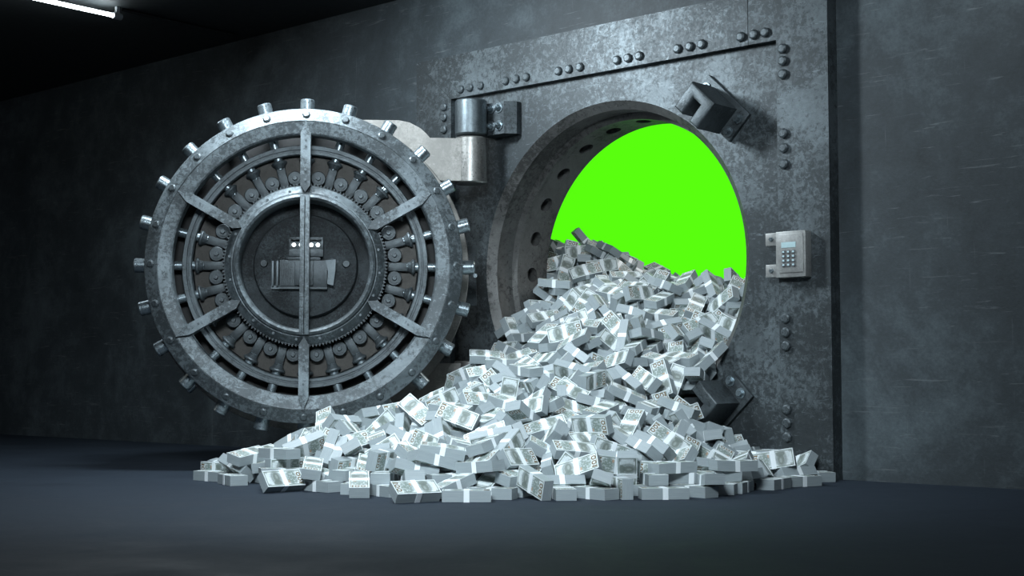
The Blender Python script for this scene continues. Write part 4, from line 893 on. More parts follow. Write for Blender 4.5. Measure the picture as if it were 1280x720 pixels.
(-2616,-12981,3310,318,282,-28,-905,0),(-3160,-10823,3708,949,151,-230,153,0),(-3091,-8324,4191,219,-293,-219,904,0),(-3905,-6879,4507,190,-334,-818,429,2),(-3333,-4885,5439,931,26,-245,271,2),(-2993,-2648,6838,135,-57,-453,879,0),
(-2631,-1376,7780,109,562,744,345,0),(-2147,3474,10129,958,257,121,-49,1),(-2979,6114,10934,998,35,15,57,0),(-3163,8484,11027,377,-757,-49,531,1),(-2990,11203,11807,480,673,444,345,0),(-3068,13385,11134,882,-62,-74,461,0),
(-2393,15838,10042,371,-174,-202,889,1),(-2504,17958,9733,313,1,-292,-904,1),(-2689,19434,8644,715,-38,-298,-631,2),(-3174,22796,7647,160,257,-948,99,1),(-176,-18210,1644,184,955,151,179,2),(-1047,-15237,2585,646,-565,498,-121,0),
(-857,-13333,3436,268,167,124,-941,1),(-420,-10541,3660,311,99,276,904,0),(-420,-8794,4265,518,124,125,-837,1),(-484,-2788,6817,103,-994,13,-30,1),(326,-674,7946,264,-796,520,-163,1),(-910,1980,9018,859,304,165,-377,0),
(-687,4216,9657,15,-666,691,282,0),(-1159,7168,10892,661,97,181,721,2),(-934,8760,10668,6,-975,-32,218,0),(-858,11801,10882,232,781,-376,-442,0),(-1203,13589,10469,822,-565,-41,65,0),(-440,15828,10076,671,97,71,732,0),
(-453,17975,9036,395,863,-314,36,0),(-760,20787,8646,181,-910,-373,-16,0),(-265,22372,7688,441,-209,-315,-814,0),(1660,-12460,3084,253,-3,-494,832,0),(902,-10583,3197,145,738,590,295,2),(1664,-8623,3931,540,330,-120,-765,0),
(1837,-4635,5526,35,305,-483,820,0),(1829,292,7671,304,761,-152,-553,1),(768,4195,9517,515,658,-100,-540,0),(1197,6582,9977,176,-428,-880,102,2),(1227,9056,10572,144,60,723,-673,1),(1004,10314,11137,61,-252,-662,703,2),
(1144,13186,10496,113,-635,-736,206,1),(1328,16839,10194,991,51,-76,-99,0),(1237,17795,9040,302,849,-387,195,2),(1758,20343,8483,61,-868,368,-328,1),(2145,23114,7053,116,-381,-876,273,2),(3642,-20202,1109,770,7,135,623,0),
(3808,-17331,1509,471,-362,-457,661,1),(3701,-12795,2953,941,123,15,316,0),(3951,-10718,3341,151,-797,-581,62,2),(3450,-6150,4495,172,874,439,116,0),(4188,-3110,4954,531,123,284,789,2),(3979,201,6104,677,362,-10,641,1),
(2807,1732,7408,279,-880,329,196,2),(3255,3875,8865,24,742,-562,-364,0),(3678,5733,9642,762,468,-335,-296,2),(3011,8683,10850,112,-786,607,39,1),(3994,11255,11043,432,-25,794,427,0),(3417,13367,10289,196,-969,125,88,1),
(3757,16549,9929,790,421,-210,-393,2),(3237,18743,9226,153,-81,233,957,2),(3551,20070,8281,943,-327,46,47,0),(4689,23626,6842,975,-59,-57,208,2),(5842,-19014,759,442,-444,-669,400,2),(5906,-17507,1189,286,-24,-695,659,1),
(6000,-14808,1717,163,717,622,270,1),(5727,-12692,2748,160,-482,-789,-345,0),(5585,-10614,2726,403,854,46,-325,2),(6562,-8659,2991,677,1,133,724,2),(6543,-5116,3508,176,-141,-972,62,0),(6201,-2685,3788,854,92,301,-414,0),
(5593,-269,5020,231,-446,850,160,0),(5471,1199,6679,359,-805,-472,39,0),(6097,5575,10184,400,307,817,279,2),(5528,8706,11139,838,-373,83,-390,0),(5574,11178,11228,914,294,-53,-275,0),(5823,13736,10520,351,-444,-393,725,1),
(5068,15719,10476,479,-475,738,-7,0),(5484,17951,9212,973,64,137,-173,0),(5636,20105,8469,205,892,394,81,0),(5878,22268,7634,84,-731,-528,425,2),(7955,-17080,796,961,192,-29,198,2),(8038,-13351,2038,240,-479,-841,-80,1),
(8325,-10799,2065,131,678,717,-99,1),(8101,-8106,2450,51,987,114,99,0),(6163,1727,6134,781,125,-105,602,0),(7631,4084,8675,488,-446,703,262,0),(7479,5459,10364,79,-932,296,-196,2),(8051,8867,11168,68,62,-952,291,0),
(7691,11597,11323,752,96,296,580,1),(7912,13459,10811,768,-464,379,-225,1),(7532,15686,9568,788,-129,102,-594,0),(7568,18916,9689,897,398,-182,-68,2),(7890,20184,8316,199,-171,426,866,0),(7602,21835,7260,464,357,-763,-273,0),
(10589,-14669,465,40,75,-53,995,0),(10090,-12937,1126,63,-113,-121,-984,0),(9997,-11333,1664,639,-502,-543,211,0),(10465,-8256,1719,807,449,58,-381,0),(10670,-5938,1275,849,-73,148,-501,0),(10800,6284,9295,569,159,411,-694,0),
(9699,9217,11189,670,358,-52,-648,0),(10804,10374,10439,233,-856,-280,367,1),(10438,13242,10290,551,-344,-113,-752,0),(11059,15941,9692,702,-161,57,-692,0),(9961,18097,8512,692,-261,282,612,2),(10254,20811,7897,159,368,-915,31,1),
(10925,23453,6522,131,226,-963,69,0),(12713,-10838,734,117,353,927,43,2),(12582,-8742,1002,107,-418,-878,206,0),(12980,-6160,614,861,-191,187,-432,0),(13179,-3686,650,49,51,-957,280,0),(12514,-1546,771,393,5,9,919,0),
(13295,5845,6929,404,-163,-845,-310,0),(15082,6411,7228,931,206,301,0,0),(18455,8250,5816,424,-264,496,-711,0),(11975,12942,9817,944,250,10,-217,1),(12620,15995,9096,210,383,-896,-84,0),(12273,18040,8210,523,256,292,759,0),
(12357,20148,7908,149,324,-903,238,2),(12407,22341,6984,198,532,-823,21,2),(15953,5753,4944,4,7,500,-866,0),(16438,7275,6032,877,428,180,123,0),(16285,10735,7880,147,-432,-454,-766,2),(14708,13378,8616,947,69,289,-119,1),
(14392,15256,8097,19,456,869,-194,2),(14572,17593,8089,178,-842,-288,420,2),(14618,21303,7270,994,-85,0,76,0),(14215,22312,6446,134,691,-710,26,1),(17167,6089,4266,221,-268,-813,-467,2),(19557,7759,4334,300,767,554,122,2),
(18056,10499,6069,548,-680,-242,423,0),(17976,13363,6462,918,242,247,-194,0),(17388,15736,7323,107,57,-683,-720,0),(16549,17108,7298,11,-792,-610,23,2),(16891,19827,6530,435,595,647,195,1),(16488,21974,6372,504,143,346,778,0),
(20106,5967,2171,656,729,69,185,1),(21521,7144,1885,452,-550,-692,118,1),(20947,9526,3905,846,-391,37,360,0),(21413,10972,4402,85,923,-354,-128,2),(24539,16100,3200,340,243,223,880,0),(19440,16766,5759,885,15,133,447,1),
(18714,19966,5943,13,-853,514,88,2),(17928,20923,6622,656,-603,77,447,0),(-19727,6159,7004,266,833,49,483,0),(-21224,6521,6293,828,-187,-517,111,0),(-21044,11951,10758,876,-15,-422,-235,1),(-22513,14665,9698,45,757,615,218,0),
(-17406,17364,11687,493,661,-559,-87,1),(-18249,19479,10773,161,-89,927,327,0),(-19123,21594,9815,464,568,548,402,2),(-15665,6016,9795,69,287,-126,-947,2),(-16725,6226,10021,190,931,-247,192,0),(-16157,13663,14261,356,793,-473,147,1),
(-14845,15440,13735,348,155,-901,205,0),(-16190,17815,11831,488,-42,-566,-663,1),(-15580,19463,11210,179,77,955,-226,0),(-14616,21492,10570,241,770,571,-150,0),(-14002,-7060,304,46,-916,399,-20,0),(-15595,-455,1373,61,89,563,-819,2),
(-12284,5837,12731,597,677,379,-204,2),(-13735,8152,13735,351,909,11,225,1),(-11467,13605,14492,164,498,764,-376,0),(-13790,16673,13423,852,89,-189,-479,2),(-12580,18082,12390,217,197,638,-712,2),(-13031,19545,11770,166,-775,-537,289,2),
(-12647,23095,9580,67,549,770,-317,2),(-12428,-14079,260,0,142,-990,0,0),(-11703,8107,13273,708,376,-242,546,1),(-10976,6613,13505,517,-454,-200,698,0),(-10070,15109,13528,541,-684,-65,-484,0),(-9427,17565,12395,360,173,258,-880,0),
(-10816,16973,12561,175,459,865,-105,0),(-11434,23189,9636,288,922,57,-251,0),(-10794,20826,10526,966,74,137,-205,1),(-8517,-20938,971,53,51,704,706,0),(-9091,-18048,997,987,102,-68,-101,2),(-10224,-15030,1216,26,464,882,-79,0),
(-9299,-13246,1300,294,379,99,872,0),(-11126,-2304,2728,136,99,-17,-986,0),(-11096,-3425,2630,227,8,-745,-627,1),(-8136,2210,9017,92,-609,-678,-401,2),(-8371,5252,11499,735,61,-244,-630,2),(-7050,14091,12626,336,887,273,161,0),
(-7632,16633,11666,872,236,212,373,1),(-8465,19015,11208,598,-601,393,-357,2),(-8125,21531,9884,588,-223,-172,-758,0),(-7096,-17967,1824,131,-860,477,-123,1),(-7885,-15962,2487,69,49,56,-995,0),(-7997,-14371,1909,407,-310,194,-837,0),
(-8368,-11630,2192,292,-442,-339,778,2),(-7723,-7396,3333,528,71,846,32,1),(-8718,-2278,4737,182,-861,-182,-438,2),(-6066,7353,11653,891,88,251,-369,2),(-5578,9204,12172,238,-899,-345,123,0),(-4929,15029,12200,269,245,229,903,0),
(-5969,16850,11683,311,297,721,544,0),(-5680,20413,9888,166,695,-673,191,2),(-4552,23109,8297,199,342,-902,-171,1),(-4712,-20908,854,490,-850,165,-101,2),(-4826,-14445,2977,110,-977,-36,-181,1),(-4442,-12498,2784,37,173,456,-872,0),
(-5420,-9740,3424,248,739,626,5,2),(-4532,-4499,5735,947,140,32,287,1),(-7085,-3066,5961,17,832,-554,-41,2),(-4493,4343,10964,561,-182,-475,653,2),(-4233,6683,11491,280,-574,758,-130,0),(-3419,9768,11595,694,661,214,-190,1),
(-3819,12673,11863,765,-327,77,-549,1),(-3166,15741,10863,750,-322,25,-577,1),(-3092,18222,10037,242,925,-242,164,0),(-1885,21794,7950,108,430,827,-344,2),(-1988,-14249,3680,514,68,17,-855,1),(-1357,-12072,3598,137,-710,-502,475,1),
(-3012,-5944,5011,837,178,-392,339,1),(-1838,-1020,8329,456,130,-304,826,0),(-1283,5061,10851,961,266,69,24,0),(-1928,12129,11398,534,-567,56,-625,0),(-1310,15282,10849,142,155,-977,-27,0),(-1492,17201,9905,170,864,337,-333,0),
(-828,19940,8880,519,137,-119,835,0),(-921,23029,7267,308,119,-581,-744,0),(668,-14693,2798,82,4,473,-877,0),(312,5988,10511,809,-291,163,-484,0),(523,7590,11101,526,799,-80,-281,0),(102,9950,11145,140,-178,-871,437,2),
(403,12341,11166,348,-100,24,932,1),(308,14437,10753,809,-544,-214,-52,1),(-797,18061,9769,342,885,246,-200,0),(1058,18805,8792,327,-142,-374,-856,2),(886,23965,7356,534,22,-479,-696,0),(2326,-12367,3672,975,-16,159,157,0),
(2654,-5257,5390,271,124,182,-937,0),(2158,7808,10931,246,-270,-51,930,1),(2289,12986,10909,974,103,115,-169,2),(1861,14851,10637,809,139,-236,-521,1),(2631,18296,9893,174,46,-163,-970,0),(2706,19462,9367,268,-44,-270,-924,0),
(2755,23034,7394,291,513,-805,56,2),(4596,-19955,1446,133,726,659,147,1),(5291,-4036,4386,238,-743,-624,37,1),(4760,-2104,5134,502,-159,-81,846,0),(4505,-1107,6152,828,0,191,-526,2),(5277,3155,8546,488,-643,-591,11,2),
(4768,6504,10530,439,-476,-761,-31,1),(4783,9970,11496,920,345,181,-36,1),(4111,12646,11480,254,508,822,-37,0),(4002,14671,10844,132,362,-921,-51,0),(4851,18132,9931,9,-842,519,151,2),(4332,19516,8904,459,198,126,-857,0),
(4333,22056,7679,38,-981,38,187,0),(7485,-17079,1505,841,233,132,-469,0),(7584,-7725,2824,527,-135,4,839,0),(9127,-4951,2550,287,-160,-73,-942,2),(7812,-3746,2442,535,-123,-154,822,1),(5888,-854,5356,896,389,19,213,0),
(6782,7340,11102,736,130,411,-522,1),(6357,9934,11639,834,433,-16,343,0),(5963,12097,11260,236,274,931,-47,0),(6675,15469,10113,971,8,-88,224,0),(7432,17626,9531,337,904,-254,-69,0),(6234,19446,8947,355,884,280,-123,2),
(7915,21905,7997,8,-627,-726,280,0),(9915,-14154,1396,346,-38,270,-898,2),(9568,-9046,2140,60,103,-955,-271,2),(9838,-3698,1776,936,124,-142,-298,2),(11927,-1148,1293,12,710,-704,19,1),(6670,3499,7706,185,947,-98,-244,0),
(7660,3503,9131,518,-780,326,-128,1),(9922,6320,10743,121,-462,-711,516,0),(8634,10655,11605,106,-756,-643,58,0),(9181,14269,10407,433,-811,-364,150,0),(7953,19481,9242,928,-256,42,-269,0),(11577,-13793,1174,833,31,232,-502,2),
(11747,-5786,1232,178,-478,-838,192,1),(11682,-2378,866,110,905,-406,56,2),(11531,7192,10189,58,868,429,-244,2),(12653,9422,10095,162,444,-277,837,1),(11376,14572,10108,11,233,-576,783,1),(12163,17119,9124,244,904,-276,216,2),
(10719,19053,8559,103,413,883,-199,1),(11896,21363,7914,138,370,-919,7,0),(14296,6596,7242,904,128,341,-223,1),(15129,12926,8842,115,-954,-36,274,0),(13359,14216,9600,53,-814,576,-57,0),(13193,18290,8144,122,590,797,39,2),
(13235,23324,7026,127,981,44,-142,2),(17921,6728,5230,257,63,-909,-322,0),(19021,9918,5361,91,-862,270,419,2),(18242,10598,6761,92,54,149,983,1),(16291,14426,8058,943,-74,281,163,0),(16007,17608,7773,100,660,744,38,1),
(14579,22491,6866,92,966,220,-101,0),(18245,7340,4418,36,911,-117,-394,2),(25031,7109,612,38,-961,212,171,0),(20481,13680,5085,278,-82,-945,150,1),(19786,16811,6401,222,-61,-636,736,1),(20106,19430,5693,337,-784,-197,482,0),
(-20065,6573,7367,854,-181,-479,90,2),(-19345,6470,8720,435,-861,-259,-50,0),(-15970,-3534,470,669,669,-229,-229,1),(-13231,5978,12038,826,-214,519,46,0),(-17406,6384,10600,700,-391,-97,589,2),(-13336,-1867,1465,681,174,263,661,2),
(-11122,5783,11147,293,428,-628,580,0),(-11808,6346,13293,95,878,323,-342,1),(-10471,-16160,1127,606,-727,208,-245,1),(-11080,-12348,461,18,68,68,-995,0),(-8433,-20000,982,5,-104,-953,-285,2),(-8920,-13718,1882,286,-773,515,235,2),
(-8750,-12150,1484,336,564,751,-70,1),(-10377,-5086,2861,110,-696,400,-587,0),(-12993,-4941,2194,145,-256,924,243,1),(-5053,-19565,1811,180,829,-360,-389,0),(-6729,-14224,2861,164,360,918,21,0),(-6009,-10156,2617,773,141,-100,-610,1),
(-9960,-6553,2134,103,570,688,437,1),(-8254,-6190,3800,808,-43,-377,451,2),(-6148,-3761,6510,94,-994,52,6,1),(-3813,-11058,3899,192,-961,32,-196,0),(-5058,-8844,4030,592,-800,70,-69,0),(-4210,-1467,7656,966,96,-237,-41,2),
(-2987,9023,11460,371,894,107,-226,1),(-1111,8801,11328,760,118,156,620,2),(530,8429,11277,948,152,86,-265,0),(6237,-17411,1844,49,797,-574,-181,2),(6050,-7948,3465,89,-16,-991,98,0),(7411,-6456,3276,184,330,-925,-27,0),
(6242,-1604,5738,419,75,165,-890,0),(5142,8004,11371,464,-163,-472,731,0),(3733,2152,7546,880,244,294,-283,0),(6658,1960,7566,82,201,-891,398,0),(8461,7827,11256,470,848,242,-32,1),(10539,-1231,1255,775,140,-123,-604,0),
(10992,5797,9437,405,-894,79,174,2),(11562,8217,10603,96,-249,115,-957,1),(12937,-4524,1080,879,450,99,123,2),(13898,5560,7396,640,-640,300,300,2),(16706,6604,6647,338,265,-819,-381,1),(15510,6046,5833,21,-48,-517,854,1),
(18994,6813,5280,453,-656,-598,83,0),(18562,5678,4493,776,-579,201,150,0),(20220,6444,2875,911,-326,-110,230,0),(21808,5640,1433,250,212,-725,606,2),(21179,8906,3480,246,-170,143,-943,0),(-21204,5560,5065,660,660,-253,253,0),
(-18712,6170,9019,855,432,-63,281,0),(-16283,-1151,711,706,-207,49,676,0),(-13073,6999,13099,542,315,263,733,2),(-10225,5771,12408,0,87,-3,996,2),(-10931,-17425,1184,776,-56,134,-614,0),(-12740,-1459,1858,307,-668,592,-330,0),
(-6520,-13060,3154,162,331,827,425,2),(-9341,-3749,3581,550,738,-223,321,0),(-5385,-13055,2842,328,644,62,689,0),(-5812,-3822,5717,797,-303,-273,446,0),(-5303,-5163,6227,975,84,83,-189,1),(7590,6525,11298,339,-860,358,131,0),
(9301,7091,11269,184,950,243,-62,0),(21194,5753,3166,843,-487,198,114,0),(24263,5670,575,707,704,71,0,0),(-13035,6307,10065,21,-149,-1,-989,0),(-13159,8087,12981,878,-69,88,-464,0),(-12917,8846,13911,-820,-215,-274,-454,0),
(-13302,10523,14897,-751,-104,-67,-648,0),(-13029,12065,14730,-473,275,50,835,0),(-12949,13509,14008,-631,-122,30,-766,0),(-13125,14952,13084,-850,394,-32,347,0),(-12918,15977,12435,834,-7,1,552,0),(-13187,17304,11665,-555,284,117,773,0),
(-11652,6157,9990,846,46,-67,528,0),(-11709,7977,12899,185,-167,-179,952,0),(-11592,9542,14454,71,134,-110,982,0),(-11906,10339,14803,629,-172,67,-755,0),(-11608,12389,14460,-368,19,83,926,0),(-11531,13760,13697,-179,173,-232,-940,0),
(-11298,14451,13210,549,-160,-117,812,0),(-11740,16530,12022,-236,-77,-181,-952,0),(-11295,17381,11503,-841,514,125,-112,0),(-10517,6365,10414,814,-118,110,-558,0),(-9996,7662,12380,25,385,-127,-914,0),(-10411,9094,14008,346,617,-142,692,0),
(-9827,10786,14394,351,386,133,843,0),(-10214,11767,14338,226,-169,32,959,0),(-10175,13479,13513,-514,79,-86,850,0),(-10537,14829,12779,-165,14,146,975,0),(-10264,16196,11928,-918,230,-310,95,0),(-10105,17806,11085,852,225,120,-457,0),
(-8697,-13478,645,912,-146,285,256,0),(-8862,-704,4892,192,125,117,966,0),(-8758,6293,10378,-302,-547,-73,-778,0),(-8668,7495,11921,-473,-48,-291,830,0),(-8948,9019,13602,-889,35,17,456,0),(-9031,10288,14054,-320,100,-253,907,0),
(-8988,12224,13677,872,-90,3,481,0),(-8922,13275,13167,954,228,50,190,0),(-8413,14667,12225,954,252,38,155,0),(-8807,16596,11349,904,300,-186,240,0),(-8747,17659,10826,807,-34,-52,588,0),(-7079,-16277,959,890,53,453,14,0),
(-7695,-14417,916,470,515,-164,-698,0),(-7297,-13149,1128,878,-58,148,452,0),(-7036,-12141,1344,-753,110,205,616,0),(-7269,-2046,5446,676,405,331,519,0),(-7468,-995,6348,-668,331,115,-656,0),(-7052,3777,8884,-947,-292,3,135,0),
(-7628,4726,9111,-954,230,179,-71,0),(-7267,6195,10327,880,183,-190,-394,0),(-7437,7808,11776,-745,-270,-188,580,0),(-7633,9269,12884,-736,-256,91,620,0),(-7376,10427,12997,905,-109,90,401,0),(-7553,12018,12966,333,655,-59,676,0),
(-7745,13642,12468,-195,-972,122,52,0),(-7303,14447,11901,-970,-15,233,66,0),(-7563,16453,11036,-904,15,43,-425,0),(-7349,17525,10467,-389,-160,-125,-898,0),(-6273,-16087,1153,-23,-712,171,681,0),(-5630,-14759,1436,875,-341,-341,29,0),
(-6000,-13531,1459,-386,-201,56,-898,0),(-6125,-11450,1773,-340,207,-234,-887,0),(-5802,-10636,2073,867,183,-423,188,0),(-6145,-3277,5096,863,-156,-262,402,0),(-5938,-2098,6122,385,-250,117,-881,0),(-5677,-687,7335,-400,-20,276,-874,0),
(-6375,731,8180,694,-306,-252,601,0),(-5998,2247,8807,-810,-208,338,432,0),(-6271,3218,9007,-984,-131,94,-75,0),(-5747,4917,9702,-737,-18,246,630,0),(-5665,6439,10309,929,292,225,-38,0),(-5848,7901,11027,-999,4,-52,-15,0),
(-5960,9273,11687,-765,347,37,542,0),(-6241,10365,12169,-890,222,111,-383,0),(-5809,11674,11933,-932,-108,59,-342,0),(-5816,13001,11714,-848,-326,8,419,0),(-6178,14868,11239,245,-277,-73,926,0),(-6227,15960,10788,-931,-281,-166,163,0),
(-5973,17516,10009,-964,-155,-189,-104,0),(-4837,-16121,1343,490,92,38,-866,0),(-4364,-14377,1766,204,806,-194,-520,0),(-4861,-13344,1805,-621,-136,539,553,0),(-4514,-12146,2102,920,-223,298,126,0),(-4434,-10001,2635,21,11,63,-998,0),
(-4317,-9178,2910,639,-273,-551,462,0),(-4549,-4772,4664,493,10,-93,865,0),(-4575,-3272,5631,813,467,272,-219,0),(-4710,-2396,6224,305,501,774,239,0),(-4213,-868,7335,-600,-220,-161,752,0),(-4993,768,8290,-934,123,-6,-337,0),
(-4389,2333,9015,259,248,431,828,0),(-4360,3240,9331,-400,47,309,-861,0),(-4739,4956,9790,349,-14,-135,927,0),(-4312,6562,10110,-99,-39,9,-994,0),(-4439,7679,10347,-905,-33,-364,218,0),(-4268,9042,10677,-215,-68,16,-974,0),
(-4733,10845,11289,161,894,-333,-252,0),(-4724,12201,11282,434,243,113,860,0),(-4757,13364,11101,493,-32,123,-860,0),(-4499,14406,10703,-150,-450,565,675,0),(-4576,16460,9982,-27,722,-555,-413,0),(-4378,17794,9366,855,-366,162,330,0),
(-2950,-15774,1601,-345,80,210,-911,0),(-2832,-14274,2038,-199,794,334,-467,0),(-3410,-13060,2191,521,144,96,835,0),(-3519,-11940,2367,-427,381,360,-737,0),(-2974,-10657,2727,-422,33,-108,900,0),(-3219,-9208,3096,264,253,283,-887,0),
(-2943,-7857,3596,-719,36,112,685,0),(-2941,-6219,4296,-955,-16,289,69,0),(-3057,-4945,4924,-620,-89,-165,762,0),(-3321,-3499,5736,-899,80,-174,395,0),(-3278,-2382,6447,-624,-247,353,652,0),(-3265,-708,7470,934,14,33,-355,0),
(-3565,952,8386,-755,119,318,561,0),(-2842,2553,9051,644,437,-131,614,0),(-3584,3387,9387,-654,-139,24,743,0),(-3293,5155,9822,-107,132,-247,954,0),(-3404,6126,9946,-21,78,279,-957,0),(-2993,7823,10074,372,-227,295,-850,0),
(-3276,9005,10346,-830,229,212,462,0),(-3515,10898,10734,-534,-260,66,-802,0),(-2928,12159,10537,-793,-314,23,-521,0),(-3325,13060,10573,607,-16,-297,-737,0),(-3018,14555,10138,-247,-203,133,-938,0),(-3427,15987,9799,242,-76,6,967,0),
(-3505,17796,9115,-967,-24,236,96,0),(-1870,-15722,1668,879,-78,-331,-334,0),(-1951,-14715,1974,-58,-405,399,-820,0),(-1407,-12985,2385,-234,-133,18,963,0),(-1730,-11573,2634,-260,10,-219,940,0),(-1662,-10103,2953,-814,-94,183,544,0),
(-1871,-9159,3216,-675,-233,160,-682,0),(-2044,-7455,3851,-963,119,-7,241,0),(-2012,-6168,4451,-157,266,4,951,0),(-1470,-4508,5358,786,75,-316,-527,0),(-1700,-3277,6012,954,225,-162,-115,0),(-1884,-1997,6720,463,21,-131,876,0),
(-1479,-376,7549,386,95,506,766,0),(-1661,1078,8280,544,364,-90,-751,0),(-1811,2327,8835,780,290,-528,167,0),(-1662,3907,9343,54,135,-152,-978,0),(-1688,4728,9542,-720,-205,25,-662,0),(-2113,6139,9789,891,299,-45,338,0),
(-1579,8149,9916,-616,642,-457,-21,0),(-1875,9483,10132,-594,-180,146,770,0),(-1495,10622,10178,485,103,221,-840,0),(-1414,11621,10184,-851,222,-346,-327,0),(-2068,13061,10202,-913,46,61,401,0),(-1714,15126,9664,-877,464,-93,81,0),
(-1475,16440,9200,-887,325,301,131,0),(-2172,17344,8991,731,205,-81,-646,0),(-424,-16395,1453,968,-133,78,-197,0),(-525,-14325,2085,-682,274,376,565,0),(-560,-13002,2381,-683,195,327,623,0),(-408,-11793,2601,567,108,431,694,0),
(-217,-10362,2871,-185,128,54,973,0),(-485,-8637,3376,-232,-78,-105,-964,0),(-678,-7452,3890,-484,-233,14,843,0),(-437,-6010,4600,-784,141,-8,-604,0),(-559,-4876,5182,-853,239,227,406,0),(-307,-3548,5804,901,213,-121,357,0),
(-234,-2162,6452,846,-2,-287,-449,0),(-413,-306,7391,-788,-138,44,599,0),(-783,1101,8124,943,-29,-27,330,0),(-88,2378,8476,626,51,-261,733,0),(-111,3544,8905,750,20,-194,632,0),(-440,4795,9330,813,-409,-95,-404,0),
(-344,6727,9615,886,-168,-11,-431,0),(-780,7691,9775,898,87,-24,431,0),(-798,9103,9957,-246,-333,277,-867,0),(-794,10399,10074,-740,459,-448,204,0),(-499,11615,10064,-963,90,-160,-199,0),(-602,13348,9903,-543,0,218,-811,0),
(-785,14953,9569,-767,551,232,233,0),(-740,15889,9284,-530,-232,-253,776,0),(-137,17337,8725,679,-67,-456,-572,0),(1326,-16257,1432,962,170,-46,209,0),(1366,-14624,1906,-567,477,-52,669,0),(653,-13517,2226,894,133,7,428,0),
(1114,-12061,2469,803,-38,42,-594,0),(1162,-10110,2854,215,185,-139,949,0),(789,-8866,3231,627,360,5,691,0),(847,-7702,3690,943,-7,-259,-207,0),(1060,-6146,4382,260,-56,-175,948,0),(1158,-4992,4888,690,-90,-469,544,0),
(1154,-3025,5697,431,-322,266,800,0),(746,-1869,6328,984,97,-51,-143,0),(788,-704,6847,-31,143,-145,-979,0),(852,1189,7677,-452,-93,-88,-883,0),(940,2368,8150,564,-648,469,-204,0),(1055,3825,8687,872,-382,-297,75,0),
(857,4767,9049,-951,209,88,-212,0),(941,6631,9481,826,-84,103,548,0),(793,7663,9681,-989,143,-15,38,0),(1265,9244,9919,-274,392,171,862,0),(614,10791,10015,836,478,-94,-252,0),(607,11927,9987,-776,-576,-222,128,0),
(1214,13511,9777,-297,-8,-431,-852,0),(1250,14875,9459,-650,-145,-183,-723,0),(1196,16198,9056,-515,-351,-142,769,0),(1259,17401,8634,-983,-61,-71,-157,0),(2440,-16285,1324,749,-81,-419,506,0),(2391,-14589,1800,-337,338,-45,878,0),
(2792,-13326,2030,943,-275,-117,-146,0),(2012,-11756,2436,-594,-126,-371,-703,0),(2559,-10499,2619,-671,219,-304,-639,0),(2339,-9320,2940,-817,-146,-70,553,0),(2798,-7598,3417,108,-334,645,-679,0),(2006,-6585,3998,-471,45,-189,-861,0),
(2346,-5113,4496,-623,-103,116,-767,0),(2103,-3308,5220,-254,-526,94,806,0),(2368,-1729,5664,774,-60,255,-577,0),(2254,-755,6135,-710,-246,-148,644,0),(2513,1000,6821,-298,90,-67,948,0),(2731,2386,7445,-715,120,211,-655,0),
(2065,3212,8121,-443,-248,185,-842,0),(2285,5340,8958,-481,176,163,843,0),(2040,6038,9228,-253,347,-705,564,0),(2585,7403,9614,598,-299,65,741,0),(2363,9534,10016,-572,-72,84,-813,0),(2287,10847,10083,-385,-137,-127,-904,0),
(2402,12231,10014,547,672,278,414,0),(2587,13365,9848,-151,-69,146,-975,0),(2336,14703,9517,-739,46,-646,188,0),(2060,15991,9118,-179,54,-620,762,0),(2756,17737,8499,-103,-115,331,931,0),(3778,-15896,1261,-537,284,239,757,0),
(3903,-14714,1544,827,-109,-334,-439,0),(3968,-12905,1919,858,-251,-290,-341,0),(3829,-11845,2145,922,175,-40,342,0),(4093,-10549,2342,-386,-82,-237,888,0),(4073,-8977,2692,778,198,76,-592,0),(4059,-7932,2973,-478,-64,73,873,0),
(4018,-6450,3412,710,310,17,-632,0),(3986,-4750,3874,-965,234,88,-81,0),(3954,-3355,4199,-864,12,-193,-466,0),(3986,-1715,4618,605,-147,397,674,0),(3726,-842,5139,216,319,15,-923,0),(3696,1068,6154,194,-307,323,874,0),
(3772,2015,6714,-277,170,-475,818,0),(3931,3925,7946,-947,-198,-74,244,0),(3996,4916,8555,-695,-629,323,131,0),(3837,6081,9168,957,247,-152,31,0),(3874,8049,9900,-577,-74,-738,342,0),(3786,9398,10169,728,-43,-227,-646,0),
(3794,10893,10252,651,27,15,759,0),(3693,12101,10148,-848,90,-67,518,0),(3699,13158,9970,11,6,-431,902,0),(4068,14886,9538,-605,152,37,780,0),(3716,15830,9210,-55,288,13,956,0),(3889,17236,8699,-841,435,123,-298,0),
(5285,-15805,1026,587,740,103,-312,0),(5516,-14784,1217,95,-904,318,270,0),(5281,-13282,1579,967,-15,214,139,0),(5019,-12020,1870,-668,-236,-122,-695,0),(5338,-10435,2079,-220,-574,198,-763,0),(5125,-9086,2392,-785,171,235,547,0),
(5563,-7982,2474,201,-142,428,870,0),(5571,-6488,2737,-961,31,-119,-247,0),(4900,-4681,3372,541,287,-254,-748,0),(4817,-3564,3590,955,-263,-50,131,0),(5399,-2193,3393,951,152,-24,270,0),(4982,2383,6349,-596,-14,280,-753,0),
(5539,3372,7015,52,228,137,962,0),(4935,4660,8293,-378,562,-511,529,0),(5589,6151,9323,-346,-577,-241,-699,0),(5069,8082,10102,-766,-217,476,374,0),(4819,9335,10333,-952,211,103,194,0),(4914,10491,10426,941,156,45,296,0),
(5592,11682,10434,59,-26,92,994,0),(5154,13568,9989,-646,608,341,311,0),(5334,14971,9560,-683,55,109,720,0),(4943,15953,9199,-589,127,-51,-797,0),(5222,17445,8629,348,162,52,922,0),(6940,-15655,708,360,349,111,858,0),
(6463,-14766,1007,353,18,-101,-930,0),(6611,-13174,1279,897,-213,-274,-272,0),(6383,-11840,1571,-695,-268,-62,-665,0),(6240,-10562,1822,-89,648,-605,453,0),(6290,-8610,2120,166,234,-174,942,0),(6778,-7488,2092,-759,604,19,243,0),
